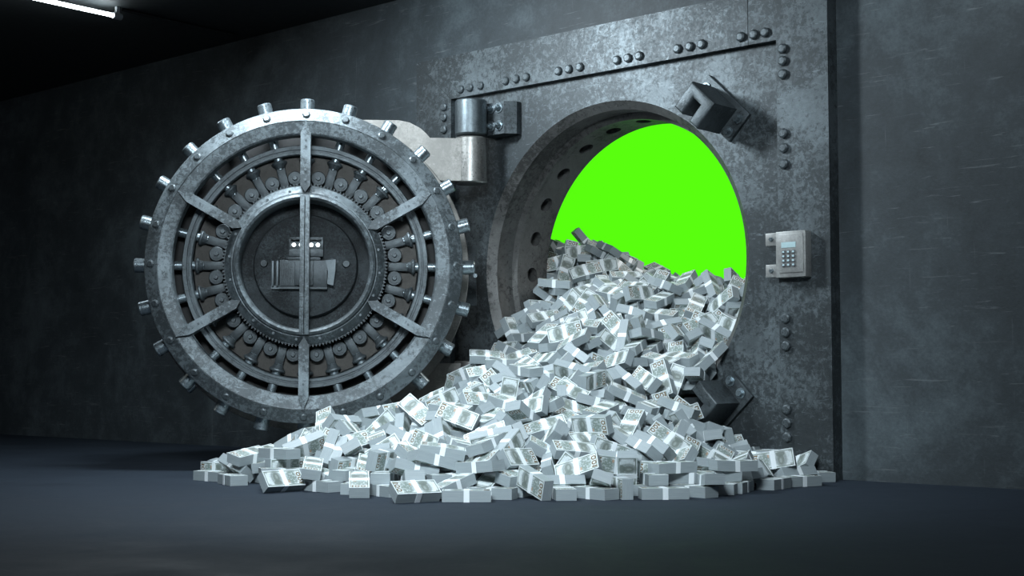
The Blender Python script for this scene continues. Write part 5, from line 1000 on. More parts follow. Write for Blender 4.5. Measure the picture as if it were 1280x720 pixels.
(6511,-6563,2298,729,-329,-66,596,0),(6798,-4442,2215,-922,-10,21,385,0),(6300,-3037,2566,-666,256,-126,-689,0),(6735,-2050,2298,-324,-131,-241,905,0),(6335,3937,7343,-88,-302,-649,-692,0),(6259,5211,8651,524,-7,200,828,0),
(6445,6149,9390,-436,-95,-245,-861,0),(6978,7452,10205,550,287,171,-765,0),(6862,9023,10654,913,61,52,-399,0),(6437,10902,10631,569,-171,-6,-805,0),(6330,11990,10457,770,-267,4,-579,0),(6297,13567,10051,724,-53,-157,-670,0),
(6975,15106,9519,165,-562,601,544,0),(6433,16198,9109,454,110,71,-881,0),(6631,17313,8661,815,-111,469,321,0),(7853,-13582,880,762,261,-343,484,0),(8321,-11403,1104,-783,313,-411,346,0),(8152,-10725,1246,-310,-106,-38,944,0),
(7770,-9323,1540,420,211,-123,874,0),(7720,-7255,1736,868,-269,-238,-344,0),(8069,-6444,1610,-114,-106,131,-979,0),(8173,-4764,1452,435,56,29,898,0),(8211,-3372,1220,853,-6,373,365,0),(7637,-1865,1516,5,35,-17,999,0),
(8094,-906,1208,475,-26,50,-878,0),(7671,6402,9629,720,71,-21,690,0),(8391,7778,10464,-777,-146,-78,-608,0),(8200,9234,10813,852,38,-233,-467,0),(8094,10969,10733,484,-204,-128,-842,0),(7706,11755,10579,865,-88,23,-494,0),
(7951,13292,10137,-163,24,105,981,0),(8084,14520,9686,-820,-58,-137,-552,0),(8231,16475,8901,-798,-145,130,-571,0),(8304,17397,8525,874,221,139,-411,0),(9649,-11445,711,-96,-129,-114,980,0),(9405,-10563,882,-71,407,-743,527,0),
(9316,-8888,1061,938,254,-117,207,0),(9058,-7615,1219,-551,-346,278,707,0),(9070,-6034,1192,848,67,76,520,0),(9143,-4869,1036,-827,308,229,411,0),(9063,-3316,735,-556,227,-127,789,0),(9368,6737,9767,-294,287,-720,-559,0),
(9595,7630,10312,-667,91,546,-499,0),(9076,9076,10780,-171,0,-39,985,0),(9712,10455,10665,-858,75,-122,-494,0),(9177,12311,10342,-47,59,305,949,0),(9296,13227,10026,-275,-182,878,-348,0),(9023,14875,9447,-136,-101,-170,-971,0),
(9511,15888,8976,323,-144,-76,-932,0),(9385,17271,8453,633,683,-307,195,0),(10508,-7298,716,8,-391,-697,601,0),(10880,6240,8706,-937,123,59,-321,0),(11030,7876,9941,99,-52,-227,-967,0),(10898,8824,10285,-756,-432,-58,488,0),
(10855,10645,10317,-348,-339,-639,597,0),(10791,12130,10036,343,261,277,859,0),(11028,13598,9507,824,-142,500,223,0),(10558,14591,9267,-251,49,18,966,0),(10719,16455,8541,874,435,-209,-51,0),(11153,17331,8138,115,430,-581,-682,0),
(12076,6168,7716,364,-248,-101,-892,0),(12069,7805,9186,603,-702,263,-272,0),(12357,8865,9401,960,-154,-52,-228,0),(12420,10368,9564,61,361,30,-930,0),(11899,11703,9712,501,285,244,780,0),(12528,13520,9015,987,-51,146,-44,0),
(12539,14927,8596,459,-265,182,828,0),(12569,16298,8155,911,216,-51,-347,0),(12006,17466,7912,903,-178,122,-373,0),(-13009,6114,8213,-888,-458,21,-13,0),(-13010,8197,11643,-770,-480,-296,298,0),(-12722,9202,12748,801,242,362,-410,0),
(-12601,10238,13321,-658,131,391,630,0),(-13138,11646,13356,-608,595,-255,460,0),(-13311,13695,12392,736,-22,-46,675,0),(-13166,14514,11870,61,648,666,364,0),(-12723,16006,10913,-367,86,116,-919,0),(-12651,17298,10165,-35,58,-375,924,0),
(-11518,6205,8585,759,-203,280,-552,0),(-11699,7955,11369,-759,152,114,-622,0),(-11673,8880,12453,862,-240,-376,-241,0),(-11586,10846,13322,-767,-47,-636,68,0),(-11606,12202,13038,-860,-131,-99,-483,0),(-11465,13784,12169,929,-109,133,-329,0),
(-11887,15006,11464,795,-130,187,563,0),(-11316,16527,10462,169,-274,115,940,0),(-11217,17311,10027,-327,-55,159,-930,0),(-10586,6717,9482,-339,297,-81,889,0),(-10161,7576,10776,-229,-421,-170,-861,0),(-9991,8985,12360,-550,-168,-62,-816,0),
(-10354,10795,13062,360,502,756,217,0),(-10105,11878,12765,22,552,-59,832,0),(-10548,13754,11960,320,295,345,832,0),(-10232,14644,11307,-778,201,-59,-593,0),(-10164,15818,10606,-914,-127,187,337,0),(-10408,17631,9730,348,2,24,-937,0),
(-8494,-947,3683,-746,-622,202,126,0),(-8662,6182,8741,-104,-225,-483,-840,0),(-8540,8104,11075,-731,-194,-639,-140,0),(-8956,9472,12338,617,451,259,590,0),(-8690,10574,12378,-232,615,-17,-753,0),(-8984,11751,12339,-129,278,-120,944,0),
(-8661,13123,11630,-598,149,-217,757,0),(-8673,14889,10694,982,-184,51,-3,0),(-8508,16039,10040,-864,-84,48,495,0),(-8813,17698,9326,-913,-268,306,-1,0),(-7014,-1723,4431,685,186,180,-681,0),(-7292,5372,8175,692,-281,659,95,0),
(-7476,6626,9222,956,-112,-173,-210,0),(-7601,8033,10547,-891,75,238,-379,0),(-7790,8956,11335,-416,212,-199,-862,0),(-7040,10497,11259,855,-216,-239,-407,0),(-7042,12364,11070,-720,-391,-26,-573,0),(-7742,13544,11011,-281,293,-316,-858,0),
(-7402,14444,10444,-363,242,275,-857,0),(-7362,16096,9638,847,352,-192,-349,0),(-7372,17783,8858,-185,-225,134,947,0),(-5984,-3313,3639,-982,1,88,168,0),(-5770,-2142,4644,-517,-209,60,828,0),(-5700,-960,5623,57,106,-100,988,0),
(-6165,582,6634,171,-98,-57,-979,0),(-5949,1813,7181,-919,-243,-239,-198,0),(-6094,3273,7577,953,-16,118,278,0),(-6196,5174,8252,604,351,711,80,0),(-5822,6650,8932,-368,183,222,884,0),(-6089,7931,9666,785,85,79,-608,0),
(-6014,9171,10186,-972,42,160,-169,0),(-6277,10748,10738,493,-59,215,-841,0),(-6234,11626,10702,736,35,-514,439,0),(-6092,13235,10294,-322,246,279,-871,0),(-6073,14913,9676,963,182,-167,-112,0),(-5716,16452,8885,487,-216,67,844,0),
(-5728,17918,8250,-943,64,-48,322,0),(-4604,-12024,602,-881,73,139,-446,0),(-4334,-10501,1022,-921,-185,-187,-288,0),(-4491,-9097,1393,-929,242,277,35,0),(-4338,-4580,3338,726,-96,249,-634,0),(-4920,-3364,3973,-877,-18,-9,479,0),
(-4378,-1828,5184,877,373,182,244,0),(-4493,-734,5901,249,-513,-92,-816,0),(-4844,887,6856,987,121,74,74,0),(-4754,1885,7327,-754,-96,-54,-648,0),(-4868,3549,7888,-549,221,138,-794,0),(-4318,5295,8375,-831,318,-346,298,0),
(-4241,6167,8534,-110,547,478,-679,0),(-4918,7819,9057,-321,408,-349,780,0),(-4815,9342,9522,826,462,-206,-248,0),(-4876,10945,9876,-565,-319,81,-757,0),(-4561,11654,9732,36,46,215,-975,0),(-4425,13537,9413,-962,253,66,-79,0),
(-4207,14926,8924,958,-113,-104,241,0),(-4662,15880,8742,-912,-23,231,337,0),(-4831,17650,8069,-630,217,-744,-48,0),(-2891,-12825,811,177,289,-516,787,0),(-3344,-12015,884,-278,-153,160,935,0),(-3173,-10161,1327,-426,203,-272,-839,0),
(-3451,-8644,1745,-888,108,122,430,0),(-3189,-7961,2022,654,-170,-137,-724,0),(-3169,-6309,2712,318,62,100,941,0),(-3226,-4980,3372,-975,202,82,48,0),(-3284,-3034,4534,732,-130,227,629,0),(-2974,-1817,5317,240,572,732,282,0),
(-3310,-907,5852,610,193,-4,-768,0),(-3315,1023,6913,-153,-198,-243,-937,0),(-3147,2026,7364,-356,484,-502,-623,0),(-2901,3888,8004,-777,219,160,-568,0),(-3082,5348,8334,-734,-30,34,678,0),(-3022,6455,8433,-446,-467,34,-763,0),
(-3407,7569,8605,253,506,64,-822,0),(-2867,9480,8832,470,-415,-272,730,0),(-3310,10407,9107,665,-324,138,-659,0),(-2875,12329,9008,818,-157,-98,-545,0),(-2940,13739,8818,207,-382,130,-891,0),(-3466,14471,8803,-734,27,532,421,0),
(-3472,16257,8213,-406,-278,-378,-784,0),(-3040,17826,7486,-205,112,-88,968,0),(-2171,-13167,820,-865,-341,76,-360,0),(-2129,-11960,1040,621,-120,117,766,0),(-1799,-10791,1289,-603,-57,31,-795,0),(-1483,-9040,1760,469,50,-114,-874,0),
(-1580,-7986,2151,918,-116,-218,-311,0),(-1409,-6225,2973,-918,39,191,-346,0),(-2141,-4534,3790,913,232,-5,335,0),(-1535,-3755,4256,-791,317,-153,500,0),(-1812,-1842,5303,217,-296,-802,-470,0),(-1931,-436,6068,-943,87,51,317,0),
(-1608,551,6525,819,-164,-93,542,0),(-1753,1882,7146,893,-179,-180,372,0),(-1666,3551,7740,516,1,141,-845,0),(-1503,5105,8078,818,-170,403,374,0),(-2085,6677,8327,808,545,-163,-154,0),(-1778,7690,8384,-914,-216,-1,-343,0),
(-1430,8902,8496,656,218,113,714,0),(-1894,10647,8751,-608,173,-120,765,0),(-1483,11756,8693,442,-189,-138,866,0),(-2091,13407,8652,-714,-33,-118,-689,0),(-1933,14879,8277,620,-20,-235,748,0),(-1764,16214,7827,-147,238,646,-710,0),
(-2116,17763,7317,-753,-418,29,-507,0),(-649,-13404,801,-721,299,-112,615,0),(-548,-11689,1123,195,57,706,678,0),(-366,-10093,1437,-532,-295,-793,-44,0),(-156,-8837,1785,942,-59,104,-313,0),(-532,-7770,2241,-706,236,177,-644,0),
(-747,-6025,3096,-806,336,-105,476,0),(-100,-4839,3674,-25,339,-32,940,0),(-705,-3415,4409,-633,-50,-87,-768,0),(-447,-1659,5239,-776,105,360,-508,0),(-445,-246,5927,665,-46,39,744,0),(-710,912,6524,962,-62,123,235,0),
(-668,1896,6935,-800,-16,26,599,0),(-387,3287,7388,-311,240,-228,891,0),(-78,5210,7850,674,-43,-126,727,0),(-470,6036,8044,-553,-50,179,-812,0),(-449,7594,8236,-266,-490,232,797,0),(-379,9335,8453,-598,-254,-44,759,0),
(-28,10462,8522,-518,-161,99,-834,0),(-765,12017,8574,-970,-127,61,-197,0),(-646,13646,8356,-713,42,171,-678,0),(-441,14788,8074,-924,358,-124,52,0),(-160,15819,7748,414,-117,622,-655,0),(-71,17795,7052,407,231,774,426,0),
(1347,-13204,734,-10,61,-4,998,0),(662,-11498,1105,-967,94,106,-211,0),(1270,-10113,1346,-441,-220,-452,743,0),(642,-9261,1611,-639,-121,160,743,0),(634,-7256,2412,-990,-124,-35,63,0),(780,-6138,2930,446,-605,-15,-660,0),
(1076,-4609,3573,-663,-326,-43,-673,0),(701,-3189,4266,-520,-771,-366,48,0),(600,-1751,4929,-252,370,230,864,0),(798,-430,5471,744,302,-584,116,0),(712,853,6082,-554,-392,-309,-666,0),(1051,1925,6422,-56,297,74,-950,0),
(1389,3339,6900,569,113,-105,-807,0),(801,4656,7529,801,-119,97,-579,0),(983,6715,7994,925,-6,194,-326,0),(758,7575,8167,-677,145,-40,720,0),(748,9554,8444,-488,-413,-182,747,0),(752,10271,8497,219,310,-893,-241,0),
(627,12049,8478,-748,154,-38,-644,0),(663,13408,8304,-401,163,-44,901,0),(1350,14452,8069,-426,-56,79,-900,0),(672,16172,7582,-640,682,-284,-211,0),(781,17639,7062,-962,134,-10,236,0),(2617,-12854,650,-100,-72,8,992,0),
(2228,-12107,844,141,29,196,970,0),(2394,-10618,1115,132,693,-99,-701,0),(2675,-8799,1541,729,328,-5,-601,0),(2129,-7630,2045,848,469,244,30,0),(2361,-6266,2540,-735,486,-134,455,0),(2199,-4670,3209,-198,170,-80,962,0),
(2450,-3461,3510,618,-129,-162,-759,0),(2101,-2112,4157,-939,-136,304,-86,0),(2161,-822,4657,266,221,-124,930,0),(2262,505,5214,974,87,-146,-153,0),(2328,2585,6220,661,-166,20,-731,0),(2479,3287,6515,212,937,83,-263,0),
(2760,4630,7081,447,-316,-465,696,0),(2470,6222,7753,762,-17,-13,-647,0),(2143,7621,8159,973,-9,-9,-229,0),(2552,9587,8539,966,54,-225,-113,0),(2552,10395,8598,582,-112,-655,-468,0),(2523,12163,8530,702,-486,-301,425,0),
(2178,13712,8256,-401,-626,601,-293,0),(2777,15084,7921,983,-7,-15,181,0),(2142,16104,7581,-159,477,118,856,0),(2164,17943,6922,-165,-325,-878,-311,0),(3407,-11475,790,871,-196,347,-288,0),(3517,-10159,1037,700,20,-188,689,0),
(4177,-8852,1197,-829,-246,502,5,0),(3754,-7599,1660,57,-179,838,-512,0),(3876,-5820,2152,-207,576,-191,768,0),(3565,-4976,2533,-457,763,146,433,0),(3420,-3761,2922,768,620,18,157,0),(4181,-2242,2817,890,93,110,433,0),
(4079,2161,5152,-473,-67,821,313,0),(3900,3483,6159,689,474,-31,-548,0),(3821,5237,7248,584,-130,-127,791,0),(3844,6098,7676,159,-2,-961,228,0),(4037,8167,8455,376,-842,387,19,0),(3972,8946,8625,-503,-93,-193,837,0),
(3802,10314,8749,42,8,-42,-998,0),(3814,11649,8712,-380,-585,183,-693,0),(3423,13235,8432,-588,-109,-706,380,0),(3625,14795,8045,893,-149,-153,396,0),(3738,16213,7575,-592,-422,4,686,0),(3883,17984,6913,-945,167,-158,231,0),
(5075,-10670,601,-2,6,165,986,0),(5587,-8796,813,190,-433,-879,-59,0),(5498,-7661,1058,-772,-22,-101,-627,0),(5379,-6489,1324,421,-544,-207,-696,0),(5219,-4889,1656,328,226,-541,-741,0),(4889,-3655,2028,-909,39,-11,-414,0),
(5138,-2189,2102,109,-10,124,-986,0),(5371,3516,5714,-887,-175,283,-320,0),(5366,4650,6739,632,484,-597,101,0),(5003,6635,8017,702,-313,-591,-244,0),(5433,7737,8556,993,94,70,15,0),(5423,9479,8962,834,315,-178,416,0),
(4899,10584,8923,-28,82,8,-996,0),(5316,12099,8835,944,117,-111,288,0),(4976,13221,8566,-542,13,178,821,0),(5371,15126,8008,-180,-335,889,255,0),(5450,16211,7609,-220,-79,-842,-486,0),(5569,17379,7154,-97,375,-61,-920,0),
(6731,-7343,627,114,-73,422,-896,0),(6967,-6063,615,-186,77,163,966,0),(6385,-4672,974,762,259,491,-334,0),(6727,-3241,737,835,-39,-120,-536,0),(6354,-2323,1086,-609,-66,-547,-570,0),(6729,5348,7243,-723,52,-32,688,0),
(6354,6520,8126,-84,-129,-68,986,0),(6229,8184,8855,128,22,-303,-944,0),(6426,8875,9058,-689,151,142,-695,0),(6735,10757,9179,991,-24,-131,31,0),(6640,12271,8920,223,138,245,934,0),(6736,13703,8519,-692,-95,105,-708,0),
(6994,14416,8274,-896,336,150,-248,0),(6635,15885,7728,-896,69,-6,439,0),(6236,17477,7106,-538,19,793,-286,0),(7988,6758,8392,82,-201,-975,-36,0),(7973,7737,8931,686,-118,298,653,0),(8013,9043,9283,-718,-108,20,-688,0),
(8131,10443,9301,-737,-56,116,664,0),(8384,11767,9064,851,270,126,-433,0),(8235,13395,8585,-679,-55,426,596,0),(7917,15046,7996,-672,-291,-680,-34,0),(8397,15991,7579,-539,28,169,825,0),(7698,17804,6910,489,-304,117,-809,0),
(9646,6548,8043,-828,-223,-416,302,0),(9346,7585,8827,-732,-127,11,-669,0),(9278,9594,9287,694,-218,-130,-673,0),(9464,10480,9205,-710,419,-438,-358,0),(9403,12050,8884,-311,330,-222,863,0),(9669,13304,8436,854,261,81,443,0),
(9577,14880,7858,498,-194,787,-308,0),(9278,16393,7312,981,103,-8,-167,0),(9164,17938,6722,-945,181,109,250,0),(11124,6558,7419,969,-194,-3,-154,0),(10816,7969,8589,-378,-803,321,329,0),(10761,9081,8881,612,-269,10,-744,0),
(10792,10403,8868,-659,39,-96,745,0),(10709,11978,8602,-891,143,189,386,0),(11005,13227,8139,-841,-52,80,533,0),(10449,14511,7823,957,189,184,-119,0),(11025,16392,7000,-160,23,-103,-982,0),(10457,17215,6809,939,144,93,-297,0),
(12368,6336,6157,818,207,-82,-530,0),(12248,7802,7537,407,1,-47,-912,0),(12167,9126,8101,-300,325,-206,873,0),(12076,10639,8256,937,69,201,277,0),(12018,11966,8107,126,66,212,967,0),(12578,13093,7605,754,-68,545,-361,0),
(11961,14974,7260,-911,-66,175,-367,0),(12405,16021,6790,686,452,560,104,0),(12411,17565,6287,365,356,-21,860,0),(-12851,6740,7872,-965,74,-200,-156,0),(-13021,8124,10045,-954,262,58,133,0),(-13319,9286,11291,-725,149,-80,668,0),
(-12694,10509,11890,552,605,-68,-570,0),(-12942,12186,11684,-643,-233,-186,706,0),(-12831,13657,10914,-470,397,54,787,0),(-13342,14694,10247,544,301,-439,649,0),(-12848,16333,9219,56,7,1,-998,0),(-13344,17825,8383,113,-212,-131,962,0),
(-11433,6089,6894,678,416,-579,-175,0),(-11993,7466,9149,-940,205,85,-260,0),(-11293,8887,10932,119,1,-327,937,0),(-11350,10340,11735,435,122,-100,887,0),(-11593,11911,11641,209,-273,-938,44,0),(-11531,13010,11138,-484,-156,223,832,0),
(-11351,14686,10071,-649,-75,-69,-754,0),(-11384,16250,9129,-950,-91,285,88,0),(-11276,17419,8480,718,-187,-529,412,0),(-9824,6316,7358,-584,-272,-1,-765,0),(-9855,7427,9036,-570,103,289,762,0),(-9906,9055,10899,283,95,267,917,0),
(-9988,10369,11439,-312,85,-319,-891,0),(-10114,11889,11264,-244,-98,175,-949,0),(-10357,13159,10754,583,162,50,-795,0),(-10524,14890,9738,-351,-396,27,848,0),(-9989,16167,8877,348,338,849,208,0),(-10225,17838,8094,547,202,-125,803,0),
(-9028,6523,7682,-445,305,730,420,0),(-8453,7986,9413,295,-40,133,-946,0),(-9027,8965,10599,-175,-345,166,907,0),(-8500,10536,10767,414,501,136,-748,0),(-8692,11733,10696,37,-484,229,844,0),(-8458,13705,9751,-457,250,-111,-846,0),
(-8730,14829,9246,-61,35,97,993,0),(-8832,15995,8658,-548,-80,357,752,0),(-8522,17625,7779,782,114,-316,525,0),(-7371,6332,7447,94,71,-239,-964,0),(-7203,7646,8533,261,359,-113,889,0),(-7699,8835,9699,-398,-72,871,278,0),
(-7416,10834,10043,537,163,-281,779,0),(-7677,11863,10080,368,-338,93,861,0),(-7356,13240,9450,-989,-15,-11,146,0),(-7329,15001,8650,-923,-196,-181,-278,0),(-7494,16386,8045,580,-759,17,296,0),(-7706,17791,7460,-57,285,-192,-937,0),
(-6127,6443,7389,413,101,-456,-782,0),(-6000,7641,7975,-59,-319,-54,-945,0),(-6088,8853,8606,-826,107,-1,-553,0),(-5627,10210,8727,-559,97,256,783,0),(-5837,11725,8946,-985,-105,17,140,0),(-5752,13277,8607,333,274,-457,-778,0),
(-6170,14821,8255,463,88,-70,-879,0),(-6127,16122,7680,673,414,613,-17,0),(-5951,17643,6946,-807,-137,-125,-561,0),(-4689,5042,6814,-774,12,65,630,0),(-4295,6307,7064,778,60,-185,-597,0),(-4375,7792,7353,-971,210,-101,53,0),
(-4569,9381,7910,-735,-92,445,504,0),(-4368,10221,8013,-124,20,-668,-733,0),(-4547,11803,8220,-205,-326,252,-888,0),(-4307,13587,7851,464,114,-131,-869,0),(-4305,14873,7478,35,424,172,888,0),(-4265,16120,7012,-494,-167,-125,-844,0),
(-4390,17916,6318,124,263,169,-942,0),(-3350,6529,6979,-862,485,-13,145,0),(-2888,7769,7050,-838,-170,152,497,0),(-3258,9065,7354,-497,280,409,712,0),(-3027,10691,7545,-163,21,64,984,0),(-3472,12342,7715,997,4,46,-68,0),
(-2871,13337,7376,-35,756,234,610,0),(-3331,15143,7056,-827,354,144,413,0),(-3452,16318,6684,523,-189,24,831,0),(-3267,17268,6267,467,63,128,873,0),(-1485,5194,6588,-391,451,538,-595,0),(-2053,6386,6800,697,211,685,-18,0),
(-2113,7401,6896,19,-389,-888,245,0),(-1544,9551,7090,-679,3,71,-731,0),(-1760,10911,7239,890,-112,-442,-12,0),(-2142,11885,7327,975,-34,-106,190,0),(-1497,13705,6972,-306,19,-15,-952,0),(-1919,14661,6834,-837,-32,8,-546,0),
(-2110,16214,6393,127,407,182,886,0),(-2027,17724,5816,229,73,-440,-865,0),(-207,5239,6379,715,-27,84,694,0),(-75,6484,6556,952,86,-16,-295,0),(-19,7805,6738,972,-38,-215,-84,0),(-722,9280,6971,663,354,-235,616,0),
(-624,10214,7047,679,87,116,-719,0),(-680,12219,7050,-660,-30,-172,-730,0),(-523,13259,6909,-943,118,-115,288,0),(-143,15182,6438,116,-14,117,986,0),(-793,15883,6292,123,275,450,-841,0),(-496,17552,5677,-291,248,-118,917,0),
(1137,6679,6475,130,-665,697,-234,0),(875,7620,6671,-912,-66,315,-255,0),(1245,9054,6895,886,-307,209,277,0),(942,10937,7017,-898,-152,82,-404,0),(1340,11849,6996,711,-380,288,518,0),(1346,13107,6849,80,217,103,968,0),
(1356,14889,6454,114,83,-94,-986,0),(1186,15901,6153,-944,-234,-229,48,0),(960,17728,5523,332,-39,-229,-914,0),(2145,5198,5928,552,-150,188,-798,0),(2695,6095,6196,-989,77,-28,-127,0),(2691,7832,6732,676,-362,201,610,0),
(2168,8846,6907,290,-145,-83,-942,0),(2160,10690,7071,580,-140,8,802,0),(2776,11675,7096,-92,-131,282,-946,0),(2065,13262,6841,929,1,-164,-332,0),(2637,14516,6578,-105,209,9,972,0),(2455,16300,6017,740,95,245,-619,0),
(2572,17391,5627,769,383,468,-207,0),(3860,5009,5621,737,-75,65,-668,0),(4138,6484,6361,923,359,-129,-51,0),(4030,7742,6827,63,-391,918,-9,0),(3626,9097,7100,487,424,51,-762,0),(3902,10539,7269,-521,-391,-688,321,0),
(3433,12065,7125,-20,-88,158,983,0),(3493,13368,6909,-137,-530,23,-836,0),(3494,14823,6529,-462,-274,167,827,0),(3695,16518,5964,910,150,110,-370,0),(4179,17690,5529,950,254,-164,-77,0),(5186,5364,5794,430,-437,-692,-381,0),
(4822,6683,6516,838,274,-46,-469,0),(5410,7989,7138,-807,378,19,453,0),(5377,9496,7456,-143,-259,-280,913,0),(4906,10864,7417,-265,77,-214,937,0),(5366,11647,7411,50,-179,-983,-2,0),(5119,13063,7116,32,33,50,998,0),
(5469,15054,6535,233,278,-35,-931,0),(5377,16461,6013,-858,302,-273,313,0),(5324,17584,5575,721,120,-61,680,0),(6953,6303,6530,-772,-78,-136,616,0),(6300,7942,7291,246,-21,-197,949,0),(6505,8878,7572,-260,750,22,-607,0),
(6776,10989,7659,362,498,-303,-727,0),(6285,11701,7507,198,243,235,920,0),(6798,13174,7185,-392,137,-101,-904,0),(6755,14910,6597,7,-471,117,874,0),(6863,16291,6061,-658,-12,-109,745,0),(6778,17570,5553,-317,-35,92,-943,0),
(7754,6720,6861,-844,-72,284,-450,0),(7712,8070,7536,181,222,-65,-956,0),(8087,9554,7829,-137,146,761,-618,0),(8081,10354,7808,-313,-5,182,-932,0),(7749,11910,7544,-715,323,-388,485,0),(7847,13711,6998,-422,108,47,899,0),
(7804,14540,6698,443,-45,19,-895,0),(7603,15990,6145,477,-111,109,865,0),(8285,17519,5478,-401,129,-32,-906,0),(9014,6559,6678,-553,-788,256,89,0),(9641,8148,7516,411,349,337,772,0),(9357,8966,7738,841,229,165,-461,0),
(9282,10921,7664,-149,154,4,-977,0),(9697,11891,7377,-138,71,-110,982,0),(9211,13564,6918,-181,216,-874,396,0),(9289,15002,6358,530,-195,420,711,0),(9505,15885,5978,-109,60,417,-900,0),(9299,17694,5300,-124,31,44,-991,0),
(10710,6668,6274,701,-417,-117,-567,0),(10662,7980,7162,-485,63,-39,-871,0),(10401,9045,7511,-603,296,-610,421,0),(10977,10482,7289,794,-509,-52,329,0),(10851,11949,7065,-873,231,-65,425,0),(11156,13579,6476,-995,-63,52,-51,0),
(11112,14483,6168,276,242,-304,-879,0),(10925,16103,5626,690,-37,102,-716,0),(11059,17686,5029,-374,-281,-879,-94,0),(12151,6080,4541,495,-141,-93,852,0),(12027,7431,5985,751,-45,412,514,0),(12033,9406,6738,715,-142,42,-684,0),
(12249,10880,6646,-978,185,80,56,0),(11986,12166,6580,-478,-80,-150,-862,0),(12481,13284,6097,-656,-122,-132,-733,0),(12534,14434,5749,-66,-27,-875,478,0),(12282,16454,5182,-123,235,410,873,0),(12106,17494,4880,495,-243,472,688,0),
(-12837,6625,6172,-582,157,105,-791,0),(-13009,8176,8615,403,211,-107,-884,0),(-13059,9105,9652,52,38,144,-987,0),(-12780,10876,10432,228,97,581,-775,0),(-12974,12167,10192,739,-383,-508,221,0),(-12703,13454,9532,-327,-59,-1,943,0),
(-12657,14518,8857,939,132,-83,-305,0),(-13103,16220,7788,-792,312,-497,-169,0),(-12684,17619,6993,-993,-118,-16,-23,0),(-11705,6577,6208,909,162,-68,-378,0),(-11271,8027,8457,-76,-133,593,791,0),(-11409,8889,9443,676,-528,332,392,0),
(-11385,10782,10290,-707,-499,-83,494,0),(-11517,11617,10213,523,-60,-233,818,0),(-11893,13588,9367,888,-215,308,-264,0),(-11956,14905,8539,360,-190,-8,-913,0),(-11314,16229,7629,-455,286,-126,834,0),(-11335,17448,6973,-888,-390,224,-97,0),
(-10325,6095,5487,238,-632,83,-733,0),(-10168,7746,8012,-573,54,-148,-804,0),(-10045,9285,9581,847,269,60,-455,0),(-10432,10441,10070,813,66,142,561,0),(-10044,11677,9808,248,-298,89,-918,0),(-10401,13603,9009,-869,267,287,-303,0),
(-10569,15053,8150,412,101,-178,-888,0),(-9840,16006,7424,-779,-11,23,-627,0),(-10498,17793,6668,629,3,7,778,0),(-8464,6714,6415,-782,-219,485,323,0),(-9121,7807,7927,-217,-60,-161,-961,0),(-8696,9249,9101,542,253,591,541,0),
(-8467,10750,9242,-333,-791,-99,503,0),(-9084,12285,9197,981,182,57,21,0),(-8802,13276,8616,325,70,74,-940,0),(-8699,14934,7678,442,-44,-156,882,0),(-8648,16029,7087,-977,12,-131,168,0),(-8850,17894,6246,-630,-189,-174,-733,0),
(-7597,6310,5933,-250,-115,437,-856,0),(-7450,8182,7583,477,-155,-443,-743,0),(-7326,9425,8221,241,10,-123,-963,0),(-7671,10993,8712,-688,76,-247,678,0),(-7326,12299,8256,12,257,326,-910,0),(-7020,13422,7709,711,607,349,71,0),
(-7156,14484,7321,747,395,469,257,0),(-7461,16490,6485,-678,394,239,-572,0),(-7303,17322,6044,-876,8,-105,-471,0),(-6358,6529,5977,-400,-253,-23,881,0),(-5855,8172,6657,698,-95,-24,709,0),(-5874,8918,6995,-523,255,-55,-812,0),
(-5796,10381,7368,778,410,24,-475,0),(-5962,11983,7495,269,288,560,729,0),(-5955,13751,7061,850,161,-220,-451,0),(-5686,15017,6474,363,-90,-225,900,0),(-6099,16421,6037,325,646,-691,-8,0),(-6157,17430,5610,-815,348,-266,-380,0),
(-4768,5281,5372,547,-65,86,830,0),(-4315,6263,5558,-9,-152,-62,986,0),(-4352,7842,5858,172,129,89,-973,0),(-4990,9019,6509,725,271,115,-623,0),(-4659,10859,6751,202,270,144,930,0),(-4298,11664,6602,-174,236,-93,952,0),
(-4451,13427,6450,465,340,170,-800,0),(-4474,14761,6079,54,-272,271,-922,0),(-4933,16242,5694,898,119,384,-178,0),(-4455,17245,5120,263,-649,-356,-619,0),(-3038,5318,5326,-981,-72,-89,-154,0),(-2934,6088,5392,-866,4,-75,495,0),
(-3317,7520,5583,917,-90,116,-370,0),(-3156,8902,5795,-398,376,815,190,0),(-3223,10363,6072,-970,-216,-11,-114,0),(-3032,11963,6081,289,29,-68,-954,0),(-2889,13085,5924,736,-265,-251,570,0),(-3372,14557,5747,93,-367,-464,-801,0),
(-2870,16015,5136,-527,487,185,-671,0),(-3253,17825,4538,903,-291,-223,-224,0),(-1763,5170,5131,455,62,-138,877,0),(-1501,6710,5249,291,-62,323,-899,0),(-1585,8177,5420,-891,-390,-10,-230,0),(-1757,8976,5548,-959,-77,-185,201,0),
(-1852,10790,5751,-584,-351,312,662,0),(-1907,12141,5760,-325,-252,-726,551,0),(-1501,13082,5579,-911,-272,-42,-307,0),(-1875,14419,5387,833,513,51,202,0),(-2098,16100,4930,691,399,170,579,0),(-1812,17296,4444,702,-3,160,695,0),
(-665,6014,5068,-827,-144,-252,-482,0),(-49,8178,5292,-796,4,-492,352,0),(-480,8991,5421,-837,28,67,-543,0),(-225,10284,5523,110,325,-466,-816,0),(-714,11630,5585,-969,-26,-201,-143,0),(-438,13787,5305,-842,111,0,528,0),
(-674,14585,5152,380,-712,-47,-589,0),(-796,16091,4725,-206,473,-345,-784,0),(-525,17275,4282,-567,-140,179,-792,0),(1319,5048,4533,-970,113,22,212,0),(929,6482,4952,-153,74,62,983,0),(1076,7423,5128,605,101,-105,-783,0),
